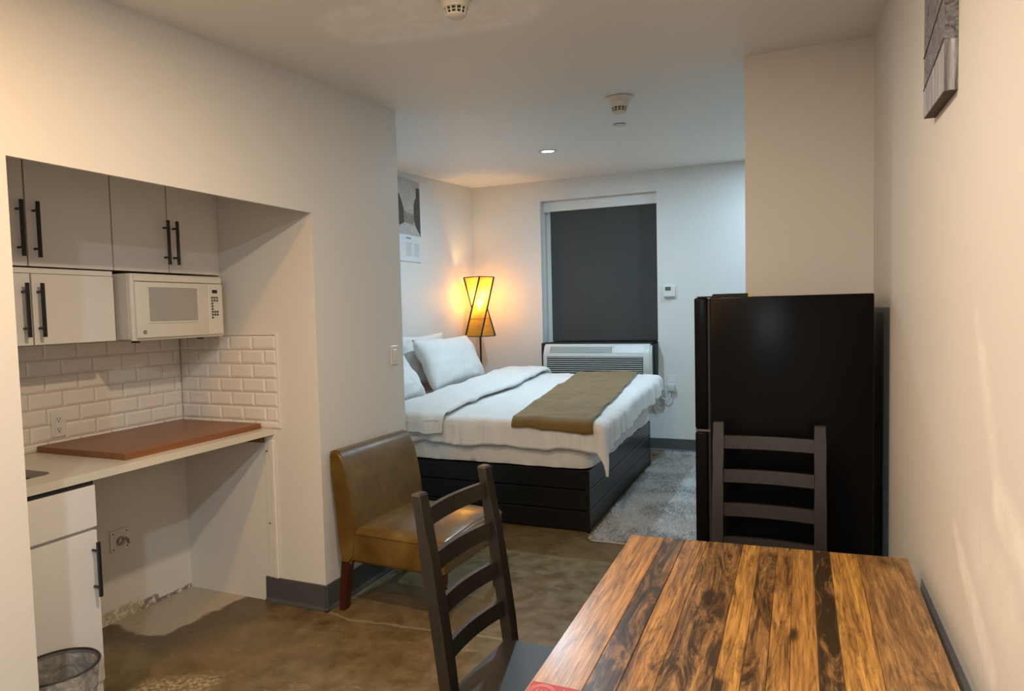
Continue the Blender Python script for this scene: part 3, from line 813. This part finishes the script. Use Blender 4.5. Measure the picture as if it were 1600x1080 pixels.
# ------------------------------------------------------------------ floor lamp
LX, LY = -3.13, 6.62
c = thing('floor_lamp', 'lit floor lamp with a twisted yellow woven shade', 'lamp', (LX, LY, 0))
obj('base', lathe(NB(), [(0, 0), (.13, 0), (.13, .012), (.02, .026), (0, .026)], 28, (LX, LY, 0)), M['black'], c, 40)
obj('pole', tube(NB(), [(LX, LY, .02), (LX, LY, 1.50)], .011, 10), M['black'], c, 60)
ZT, ZB, RD = 1.865, 1.225, .158
ca = math.radians(-62)
topc = [Vector((LX + RD * math.cos(ca + k * math.pi / 2), LY + RD * math.sin(ca + k * math.pi / 2), ZT)) for k in range(4)]
botc = [Vector((LX + RD * math.cos(ca + (k - 1) * math.pi / 2), LY + RD * math.sin(ca + (k - 1) * math.pi / 2), ZB)) for k in range(4)]
b = NB()
for k in range(4):
    k2 = (k + 1) % 4
    grid(b, 10, 16, lambda u, v, k=k, k2=k2: (topc[k].lerp(botc[k], v)).lerp(topc[k2].lerp(botc[k2], v), u))
bmesh.ops.remove_doubles(b, verts=b.verts[:], dist=1e-5)
sh = obj('lamp_shade', b, M['shade'], c, 30)
for k in range(4):
    obj('shade_post', tube(NB(), [topc[k] + (topc[k] - Vector((LX, LY, ZT))) * .03, botc[k] + (botc[k] - Vector((LX, LY, ZB))) * .03], .0095, 8), M['rubber'], sh, 60)
    for cc in (topc, botc):
        obj('shade_rail', tube(NB(), [cc[k], cc[(k+1) % 4]], .005, 6), M['rubber'], sh, 60)
for f in (.36, .70):
    q = [topc[k].lerp(botc[k], f) for k in range(4)]
    for k in range(4): obj('shade_wire', tube(NB(), [q[k], q[(k+1) % 4]], .0022, 5), M['rubber'], sh)
obj('bulb', lathe(NB(), [(0, -.075), (.014, -.07), (.016, -.045), (.030, -.01), (.034, .012), (.026, .036), (0, .046)], 20, (LX, LY, 1.58)), mat_emit('lamp_bulb_glow', (1.0, .62, .22), 28), c, 60)
ld = bpy.data.lights.new('lamp_bulb_light', 'POINT'); ld.energy = W_LAMP; ld.color = (1.0, .58, .20); ld.shadow_soft_size = .045
lo = bpy.data.objects.new('lamp_bulb_light', ld); COL.objects.link(lo); lo.location = (LX, LY, 1.66)

# ------------------------------------------------------------------ window blind and air conditioner
c = thing('roller_blind', 'closed charcoal roller blind in the window recess', 'blind', (-1.9, YB + .13, 1.16))
obj('fabric', bx(-2.468, -1.283, YB + .128, YB + .131, 1.165, 2.60), M['blind'], c)
obj('bottom_bar', bx(-2.468, -1.283, YB + .120, YB + .138, 1.150, 1.178, .004), M['blind'], c)
obj('valance', bx(WX0 + .002, WX1 - .002, YB + .09, YB + .165, 2.575, WZ1 - .001, .004), M['trimw'], c)

AX0, AX1, AYF, AZ0, AZ1 = -2.455, -1.300, 6.735, .745, 1.125
c = thing('air_conditioner', 'white wall air conditioner below the roller blind', 'air conditioner', (-1.88, 6.85, AZ0))
prof = [(AYF + .012, AZ0), (AYF, AZ0 + .02), (AYF + .004, AZ1 - .11), (AYF + .055, AZ1 - .012), (AYF + .075, AZ1), (YB + .10, AZ1), (YB + .10, AZ0)]
b = NB(); prism(b, prof, 0, AX0, AX1)
bmesh.ops.bevel(b, geom=[e for e in b.edges if abs(e.verts[0].co.x - e.verts[1].co.x) < 1e-4 and e.verts[0].co.y < 6.9], offset=.018, segments=3, affect='EDGES')
ac = obj('casing', b, M['ptac'], c, 40)
def slope_pt(t): # along the sloped upper face, t 0 bottom..1 top
    return (AYF + .004 + .051 * t, AZ1 - .11 + .098 * t)
def on_slope(name, x0, x1, t0, t1, h, mat, parent):
    b = NB(); (ya, za), (yb, zb) = slope_pt(t0), slope_pt(t1); n = Vector((0, -.887, .461))
    vs = [b.verts.new(Vector(p)) for p in ((x0, ya, za), (x1, ya, za), (x1, yb, zb), (x0, yb, zb))]
    ws = [b.verts.new(v.co + n * h) for v in vs]
    b.faces.new(ws); b.faces.new(vs[::-1])
    for i in range(4): b.faces.new((vs[i], vs[(i+1) % 4], ws[(i+1) % 4], ws[i]))
    return obj(name, b, mat, parent)
og = on_slope('outlet_grille', AX0 + .075, AX0 + .75, .22, .86, .003, M['ptacgrey'], c)
for k in range(6): on_slope('vane', AX0 + .08, AX0 + .745, .25 + k * .1, .29 + k * .1, .008, M['ptac'], og)
b = NB(); 
for k in range(24): x = AX0 + .09 + k * .0282; vv = slope_pt(.24); box(b, x, x + .003, vv[0] - .006, vv[0] + .03, vv[1], vv[1] + .055)
on_slope('control_door', AX0 + .785, AX1 - .075, .20, .95, .004, M['ptac'], c)
for k in range(11):
    z = AZ1 - .135 - k * .0215
    obj('slat', bx(AX0 + .055, AX1 - .085, AYF - .008, AYF + .004, z - .0075, z, .002), M['ptac'], c)
obj('grille_back', bx(AX0 + .05, AX1 - .08, AYF - .002, AYF + .003, AZ1 - .375, AZ1 - .128), M['slot'], c)
b = NB(); box(b, AX1 + .001, WX1 - .002, AYF + .10, YB + .10, AZ0, AZ1 + .009); box(b, WX0 + .002, AX0 - .001, AYF + .20, YB + .10, AZ0, AZ1 + .005); box(b, AX0 - .02, WX1 - .002, AYF + .10, YB + .10, AZ1 + .001, AZ1 + .009)
obj('sleeve', b, M['gap'], c)

# thermostat, outlet with plug
c = thing('thermostat', 'white thermostat with a small display right of the window', 'thermostat', (-1.15, YB, 1.58))
pl = obj('wall_plate', bx(-1.232, -1.070, YB - .006, YB, 1.572, 1.716, .002), M['plate'], c)
bd = obj('body', bx(-1.205, -1.090, YB - .030, YB - .005, 1.592, 1.708, .005, seg=2), M['plate'], c)
obj('display', bx(-1.188, -1.132, YB - .032, YB - .029, 1.662, 1.700), M['lcdgreen'], bd)
obj('lower_lip', bx(-1.203, -1.092, YB - .036, YB - .028, 1.592, 1.604, .002), M['ptacgrey'], bd)
c = thing('wall_outlet', 'white outlet with a plugged-in cord beside the foot of the bed', 'outlet', (-1.13, YB, .64))
pl = obj('plate', bx(-1.185, -1.085, YB - .006, YB, .615, .79, .002), M['plate'], c)
obj('receptacle', bx(-1.155, -1.115, YB - .009, YB - .005, .72, .77, .003), M['plate'], pl)
tg = thing('power_plug', 'grey plug block and cord of the air conditioner in the outlet', 'plug', (-1.15, YB - .04, .62))
obj('plug_body', bx(-1.172, -1.105, YB - .060, YB - .010, .63, .705, .008, seg=2), M['ptac'], tg, 40)
obj('cord', tube(NB(), [(-1.14, YB - .035, .635), (-1.15, YB - .05, .57), (-1.20, YB - .06, .545), (-1.25, YB - .05, .58), (-1.262, YB - .03, .68), (-1.268, YB - .01, .85)], .006, 8), M['plate'], tg, 60)

# ------------------------------------------------------------------ rug
RX0, RX1, RY0, RY1 = -1.205, -.36, 4.11, 6.88
c = thing('rug', 'shaggy light grey rug on the floor beside the bed', 'rug', (-.8, 5.5, 0))
def rug_pt(u, v):
    x, y = RX0 + (RX1 - RX0) * u, RY0 + (RY1 - RY0) * v
    e = min(u * (RX1 - RX0), (1 - u) * (RX1 - RX0), v * (RY1 - RY0), (1 - v) * (RY1 - RY0))
    w = .012 * noise.noise(Vector((x * 5, y * 5, 2)))
    return (x + (w if e < .02 else 0), y + (w if e < .02 else 0), (.016 + .007 * noise.noise(Vector((x * 16, y * 16, 0)))) * min(1, .15 + e / .03))
obj('backing', grid(NB(), 60, 160, rug_pt), M['rug'], c, 180)
rv = random.Random(3); vv, ff = [], []
for i in range(60000):
    x, y = rv.uniform(RX0 - .004, RX1 + .004), rv.uniform(RY0 - .004, RY1 + .004)
    g = noise.noise(Vector((x * 3.2, y * 3.2, 0))) * 3.5; a = g + rv.uniform(-2.0, 2.0)
    l = rv.uniform(.012, .026); h = rv.uniform(.010, .026); w = .0030
    dx, dy = math.cos(a), math.sin(a); z0 = .012
    n = len(vv)
    vv += [(x - dy * w, y + dx * w, z0), (x + dy * w, y - dx * w, z0), (x + dx * l, y + dy * l, z0 + h)]
    ff.append((n, n + 1, n + 2))
me = bpy.data.meshes.new('pile'); me.from_pydata(vv, [], ff); me.materials.append(M['rug'])
o = bpy.data.objects.new('pile', me); link(o, c); o['kind'] = 'stuff'

# ------------------------------------------------------------------ leather side chair
c = thing('leather_chair', 'armless tan leather chair with dark legs against the left wall', 'chair', (-2.085, 3.03, 0), -.05)
def local(name, b, mat, smooth=40): return obj(name, b, mat, c, smooth, local=True)
def seat_mesh():
    b = NB(); W = .305
    box(b, .015, .62, -W, W, .255, .425, .028, seg=4)
    bmesh.ops.subdivide_edges(b, edges=[e for e in b.edges if e.calc_length() > .12], cuts=10, use_grid_fill=True)
    for v in b.verts:
        x, y, z = v.co
        if z > .40:
            k = max(0, 1 - ((x - .33) / .31) ** 2) * max(0, 1 - (y / .31) ** 2)
            v.co.z += .030 * k + .004 * noise.noise(Vector((x * 9, y * 9, 1)))
        if z < .40 and x > .57: v.co.x -= .012 * (.40 - z) / .15
    return b
st = local('seat', seat_mesh(), M['leather'], 50)
o = obj('piping', tube(NB(), [(.09, -.3065, .408), (.605, -.3065, .408)], .003, 6), M['leather'], None, 60); o.parent = st
o = obj('piping', tube(NB(), [(.621, -.28, .408), (.621, .28, .408)], .003, 6), M['leather'], None, 60); o.parent = st
b = NB(); W = .312
prof = [(.105, .36), (.098, .45), (.078, .60), (.050, .73), (.028, .792), (.008, .816), (-.020, .820), (-.044, .810), (-.052, .785), (-.035, .70), (-.014, .52), (-.002, .36), (.0, .245), (.060, .245), (.085, .30)]
prism(b, prof, 1, -W, W)
bmesh.ops.bevel(b, geom=[e for e in b.edges if abs(e.verts[0].co.y - e.verts[1].co.y) < 1e-4], offset=.014, segments=3, affect='EDGES')
bk = local('backrest', b, M['leather'], 40)
for s in (-1, 1):
    b = NB(); prism(b, [(.004, .26), (.052, .26), (.010, .0), (-.022, .0)], 1, s * .282 - .021, s * .282 + .021); local('leg', b, M['darkwood'], 30)
    b = NB()
    lathe(b, [(0, 0), (.013, 0), (.015, .03), (.021, .15), (.017, .175), (.023, .19), (.018, .205), (.024, .22), (.024, .26), (0, .26)], 14, (.578, s * .268, 0)); local('leg', b, M['darkwood'], 40)

# ------------------------------------------------------------------ ladder-back chairs
def ladder_chair(name, label, loc, rz, sc):
    t = thing(name, label, 'chair', loc, rz); t.scale = (sc, sc, sc)
    hs = .178                                        # half spacing of the posts
    def post_x(z):                                   # rear posts: upright below the seat, leaning back above it
        if z < .42: return -.02 * (1 - z / .42)
        return -.085 * ((z - .42) / .58) ** 1.15
    def loc_obj(nm, b, sm=40, par=t): return obj(nm, b, M['chair'], par, sm, local=True)
    for s in (-1, 1):
        b = NB(); prev = None; zs = [0, .2, .42, .52, .62, .72, .82, .92, .994, 1.0]
        for i, z in enumerate(zs):
            x = post_x(z); hw, hd = .0205, .0155
            if i == len(zs) - 1: hw *= .80; hd *= .75
            ring = [b.verts.new((x + a * hd * (1.25 if z < .9 else 1.0), s * hs + q * hw, z)) for a, q in ((-1, -1), (1, -1), (1, 1), (-1, 1))]
            if prev:
                for k in range(4): b.faces.new((prev[k], prev[(k+1) % 4], ring[(k+1) % 4], ring[k]))
            else: b.faces.new(ring[::-1])
            prev = ring
        b.faces.new(prev)
        es = [e for e in b.edges if abs(e.verts[0].co.z - e.verts[1].co.z) > .01]
        bmesh.ops.bevel(b, geom=es, offset=.003, segments=1, affect='EDGES')
        loc_obj('rear_post', b, 20)
        loc_obj('front_leg', box(NB(), .365, .402, s * .185 - .018, s * .185 + .018, 0, .425, .003))
    for z1 in (.948, .822, .697, .572):
        z0 = z1 - .048
        b = NB(); n = 14; rows = []
        for i in range(n + 1):
            y = -hs + 2 * hs * i / n; bow = -.021 * (1 - (y / hs) ** 2)
            ed = 0.0
            ring = []
            for x_, z in ((-.008, z0 + ed), (.008, z0 + ed), (.008, z1 + ed), (-.008, z1 + ed)):
                ring.append(b.verts.new((post_x(z) + bow + x_, y, z)))
            rows.append(ring)
        for a, d in zip(rows, rows[1:]):
            for k in range(4): b.faces.new((a[k], a[(k+1) % 4], d[(k+1) % 4], d[k]))
        b.faces.new(rows[0]); b.faces.new(rows[-1][::-1])
        loc_obj('slat', b, 40)
    b = NB(); prism(b, [(-.012, -.165), (.415, -.205), (.425, -.19), (.425, .19), (.415, .205), (-.012, .165)], 2, .425, .447)
    bmesh.ops.bevel(b, geom=b.edges[:], offset=.004, segments=2, affect='EDGES')
    loc_obj('seat', b)
    for s in (-1, 1):
        loc_obj('side_rail', box(NB(), .0, .37, s * .180 - .009, s * .180 + .009, .365, .424, .002))
        loc_obj('stretcher', box(NB(), -.01, .37, s * .180 - .008, s * .180 + .008, .16, .19, .002))
    loc_obj('front_rail', box(NB(), .376, .394, -.17, .17, .365, .424, .002))
    loc_obj('rear_rail', box(NB(), -.009, .009, -.16, .16, .365, .424, .002))
    loc_obj('stretcher', box(NB(), .18, .20, -.172, .172, .165, .185, .002))
    return t
# the near chair looks to +x, slightly towards the camera; post tops at (-.954,1.594) and (-.921,1.948)
a1 = math.radians(-5.3)
mid = Vector((-.9375, 1.771, 0)) - Matrix.Rotation(a1, 3, 'Z') @ Vector((-.085, 0, 0))
ladder_chair('ladder_back_chair', 'dark ladder-back chair nearest the camera, left of the table', (mid.x, mid.y, 0), a1, 1.0)
a2 = math.radians(-90 - 0.5)
mid = Vector((-.0835, 2.775, 0)) - Matrix.Rotation(a2, 3, 'Z') @ Vector((-.085 * 1.035, 0, 0))
ladder_chair('ladder_back_chair', 'dark ladder-back chair at the far end of the table by the fridge', (mid.x, mid.y, 0), a2, 1.035)

# ------------------------------------------------------------------ dining table
TZ0, TZ1 = .718, .75
FL, FR, NL, NR = Vector((-.487, 2.158)), Vector((.312, 2.208)), Vector((-.487, .78)), Vector((.288, .80))
c = thing('dining_table', 'wooden plank dining table with dark stained grain', 'table', (-.1, 1.5, 0))
cuts = [0, .135, .215, .30, .435, .50, .56, .615, .685, .742, .835, 1.0]
L1, L2, L3, D1 = (0.70, 0.37, 0.09), (0.62, 0.315, 0.085), (0.52, 0.285, 0.10), (0.18, 0.082, 0.024)
spec = [(L2, D1, .7, .54, .68), (L3, D1, .95, .36, .54), (L2, D1, .9, .46, .60), (L3, D1, .95, .40, .56), (L1, D1, .8, .52, .66), (L3, D1, .95, .42, .56),
        (L2, D1, .9, .46, .60), (L2, D1, .7, .54, .70), (L3, D1, .98, .34, .48), (L1, D1, .7, .54, .68), (L3, D1, .85, .45, .64)]
for i, (a, d) in enumerate(zip(cuts, cuts[1:])):
    b = NB(); g = .0004 / .8
    def q(t, s): 
        n_ = NL.lerp(NR, t); f_ = FL.lerp(FR, t); return n_.lerp(f_, s)
    z1 = TZ1 - random.uniform(0, .0012)
    lo_ = [(a + g if i else a, d - g if i < len(cuts) - 2 else d)]
    (u0, u1) = lo_[0]
    bot = [b.verts.new((*q(u, s), TZ0)) for u, s in ((u0, 0), (u1, 0), (u1, 1), (u0, 1))]
    tp = [b.verts.new((*q(u, s), z1)) for u, s in ((u0, 0), (u1, 0), (u1, 1), (u0, 1))]
    b.faces.new(bot[::-1]); b.faces.new(tp)
    for k in range(4): b.faces.new((bot[k], bot[(k+1) % 4], tp[(k+1) % 4], tp[k]))
    bmesh.ops.bevel(b, geom=[e for e in b.edges if e.verts[0].co.z > .74 and e.verts[1].co.z > .74], offset=.0012, segments=1, affect='EDGES')
    if i in (0, len(cuts) - 2):
        ve = [e for e in b.edges if abs(e.verts[0].co.z - e.verts[1].co.z) > .01 and e.verts[0].co.y > 2.1 and (e.verts[0].co.x < -.45 if i == 0 else e.verts[0].co.x > .28)]
        if ve: bmesh.ops.bevel(b, geom=ve, offset=.012, segments=3, affect='EDGES')
    obj('plank', b, mat_plank(i, *spec[i]), c)
tw = plain('table_frame_wood', (0.10, 0.055, 0.022), 0.5, var=0.2)
for x0, x1, y0, y1 in ((-.40, -.37, .90, 2.06), (.20, .23, .90, 2.06)): obj('apron', bx(x0, x1, y0, y1, .63, .7175, .002), tw, c)
for y0, y1 in ((.90, .93), (2.03, 2.06)): obj('apron', bx(-.37, .20, y0, y1, .63, .7175, .002), tw, c)
for x in (-.40, .16):
    for y in (.89, 2.0): obj('leg', bx(x - .005, x + .07, y, y + .07, 0, .7175, .004), tw, c)
# red card with a round crest
rc = thing('red_card', 'dark red card with a round crest on the table corner', 'card', (-.40, 1.15, .7505))
obj('sheet', bx(-.482, -.25, 1.02, 1.226, .7508, .7516), M['red'], rc)
b = NB()
for rr in (.026, .0215): tube(b, [(-.452 + rr * math.cos(t), 1.193 + rr * math.sin(t), .7517) for t in [2*math.pi*k/32 for k in range(33)]], .0009, 5, False)
for k in range(4): tube(b, [(-.464 + .008 * k, 1.186, .7517), (-.462 + .008 * k, 1.202 - .003 * (k % 2), .7517)], .0009, 5)
tube(b, [(-.466, 1.184, .7517), (-.438, 1.184, .7517)], .0009, 5)
obj('round_crest', b, M['pink'], rc)
b = NB()
for k, (h0, h1) in enumerate(((1.196, 1.216), (1.190, 1.212), (1.198, 1.214))): tube(b, [(-.415 + .007 * k, h0, .7517), (-.412 + .007 * k, h1, .7517)], .0009, 5)
obj('crest_strokes', b, M['pink'], rc)

# ------------------------------------------------------------------ pictures
c = thing('canvas_print', 'small canvas print of a wet street on the right wall', 'picture', (XR, 1.96, 1.98))
cx0, cy0, cy1, cz0, cz1 = XR - .027, 1.83, 2.085, 1.978, 2.36
obj('stretcher_frame', bx(cx0 + .001, XR - .0005, cy0 + .001, cy1 - .001, cz0, cz1), M['canvas_side'], c)
pr = obj('printed_face', bx(cx0 - .0005, cx0 + .0012, cy0, cy1, cz0 + .0005, cz1), M['canvas_street'], c)
b = NB(); prism(b, [(cy1, cz0 + .001), (cy0, cz0 + .001), (cy0, cz0 + .115), (cy0 + .07, cz0 + .10), (cy1, cz0 + .075)], 0, cx0 - .001, cx0)
obj('wet_pavement', b, M['canvas_rain'], pr)
for (ya, za), (yb, zb) in (((cy1 - .004, .072), (cy0 + .002, .118)), ((cy1 - .004, .155), (cy0 + .002, .22))):
    b = NB(); tube(b, [(cx0 - .001, ya, cz0 + za), (cx0 - .001, yb, cz0 + zb)], .0022, 5); obj('railing', b, M['print_dark'], pr)
sd = obj('wrapped_edge', bx(cx0, XR - .0005, cy0 - .0008, cy0 + .001, cz0, cz1), M['canvas_street'], c)
obj('wrapped_pavement', bx(cx0, XR - .0005, cy0 - .0014, cy0 - .0007, cz0 + .001, cz0 + .115), M['canvas_rain'], sd)

c = thing('poster', 'city street poster with a white caption band above the bed', 'poster', (XBL, 5.4, 1.98))
py0, py1, pz0, pz1, px = 5.06, 5.775, 1.985, 2.765, XBL + .012
obj('board', bx(XBL + .0005, px, py0, py1, pz0, pz1, .002), M['print_white'], c)
ph = obj('photo', bx(px - .0005, px + .001, py0 + .012, py1 - .006, 2.235, pz1 - .004), M['print_pale'], c)
def flat(name, pts, mat, d=.0016): b = NB(); prism(b, pts, 0, px, px + d); return obj(name, b, mat, ph)
flat('building', [(py1 - .008, 2.236), (py1 - .008, 2.70), (py1 - .075, 2.70), (py1 - .078, 2.60), (py1 - .105, 2.58), (py1 - .125, 2.52), (py1 - .125, 2.38), (py1 - .10, 2.33)], M['print_dark'])
flat('building', [(5.47, 2.345), (5.47, 2.47), (5.445, 2.52), (5.40, 2.60), (5.30, 2.66), (5.075, 2.68), (5.075, 2.24), (5.38, 2.31)], M['print_dark'])
flat('skyline', [(5.47, 2.35), (5.65, 2.335), (5.65, 2.44), (5.62, 2.45), (5.60, 2.425), (5.57, 2.455), (5.54, 2.43), (5.50, 2.46), (5.47, 2.45)], M['print_mid'], .0012)
b = NB(); box(b, px, px + .0012, 5.50, 5.585, 2.196, 2.214); obj('caption_line', b, M['ptacgrey'], c)
for y0, y1 in ((5.49, 5.60), (5.64, 5.745)):
    for k in range(9): obj('text_line', bx(px, px + .0010, y0, y1 - .01 * (k % 3), 2.155 - k * .0145, 2.161 - k * .0145), M['print_grey'], c)

# ------------------------------------------------------------------ ceiling fittings
def ceil_thing(name, label, cat, x, y, group=None):
    t = thing(name, label, cat, (x, y, ceil_z(y)), 0, group); t.rotation_euler = (CT, 0, 0); return t
def detector(label, x, y, s):
    t = ceil_thing('smoke_detector', label, 'smoke detector', x, y)
    def L(nm, prof, mat, par=t, n=32): return obj(nm, lathe(NB(), [(r * s, z * s) for r, z in prof], n), mat, par, 35, local=True)
    L('base_plate', [(0, -.001), (.074, -.001), (.078, -.006), (.074, -.013), (.066, -.022), (.060, -.026), (0, -.026)], M['detector'])
    bd = L('body', [(.058, -.026), (.054, -.040), (.048, -.056), (0, -.056)], M['detector'])
    L('vent_core', [(.036, -.055), (.034, -.078), (0, -.078)], M['slot'])
    cap = L('cap', [(0, -.076), (.036, -.076), (.037, -.082), (.028, -.089), (0, -.091)], M['detector'])
    for k in range(12):
        a = 2 * math.pi * k / 12
        b = NB(); tube(b, [(.043 * s * math.cos(a), .043 * s * math.sin(a), -.055 * s), (.036 * s * math.cos(a), .036 * s * math.sin(a), -.080 * s)], .0035 * s, 5)
        obj('vent_rib', b, M['detector'], t, None, local=True)
    b = NB(); tube(b, [(.0405 * s * math.cos(q), .0405 * s * math.sin(q), -.067 * s) for q in [2*math.pi*k/28 for k in range(29)]], .0018 * s, 5, False)
    obj('vent_ring', b, M['detector'], t, None, local=True)
    return t
detector('white smoke detector at the top edge of the picture', -1.10, 2.19, .92)
detector('white smoke detector on the ceiling over the bed foot', -.925, 3.93, 1.05)
t = ceil_thing('sprinkler_cover', 'small flat white disc on the ceiling behind the smoke detector', 'sprinkler', -1.093, 4.651)
obj('cover_plate', lathe(NB(), [(0, -.010), (.040, -.010), (.044, -.007), (.044, -.004), (0, -.004)], 28), M['detector'], t, 35, local=True)
obj('gap_ring', lathe(NB(), [(0, -.004), (.036, -.004), (.036, -.0005), (0, -.0005)], 24), M['slot'], t, 35, local=True)
def downlight(label, x, y, col, watts, em, rad=.05, group=None):
    t = ceil_thing('recessed_downlight', label, 'ceiling light', x, y, group)
    obj('trim_ring', lathe(NB(), [(.050, -.004), (.056, -.007), (.078, -.005), (.080, -.001), (.05, -.001)], 32), M['detector'], t, 35, local=True)
    obj('lens', lathe(NB(), [(0, -.005), (.050, -.004), (.050, -.001), (0, -.001)], 28), mat_emit('downlight_lens', col, em), t, None, local=True)
    ld = bpy.data.lights.new('downlight_beam', 'AREA'); ld.shape = 'DISK'; ld.size = rad * 2; ld.energy = watts; ld.color = col
    l = bpy.data.objects.new('downlight_beam', ld); COL.objects.link(l); l.location = (x, y, ceil_z(y) - .012); l.rotation_euler = (CT, 0, 0)
downlight('warm recessed ceiling light over the dining area', -.90, 1.36, WARM, W_WARM, 12)
downlight('neutral white recessed ceiling light behind the camera', -.49, -.45, NEUTRAL, W_WARM2, 12)
downlight('amber recessed ceiling light close to the left wall', -1.74, .50, AMBER, W_AMBER, 12)
downlight('lit cool white recessed ceiling light over the bed', -1.852, 5.312, COOL, W_COOL, 14)
downlight('cool white recessed ceiling light hidden behind the end wall', .05, 6.20, COOL, W_COOL2, 14)
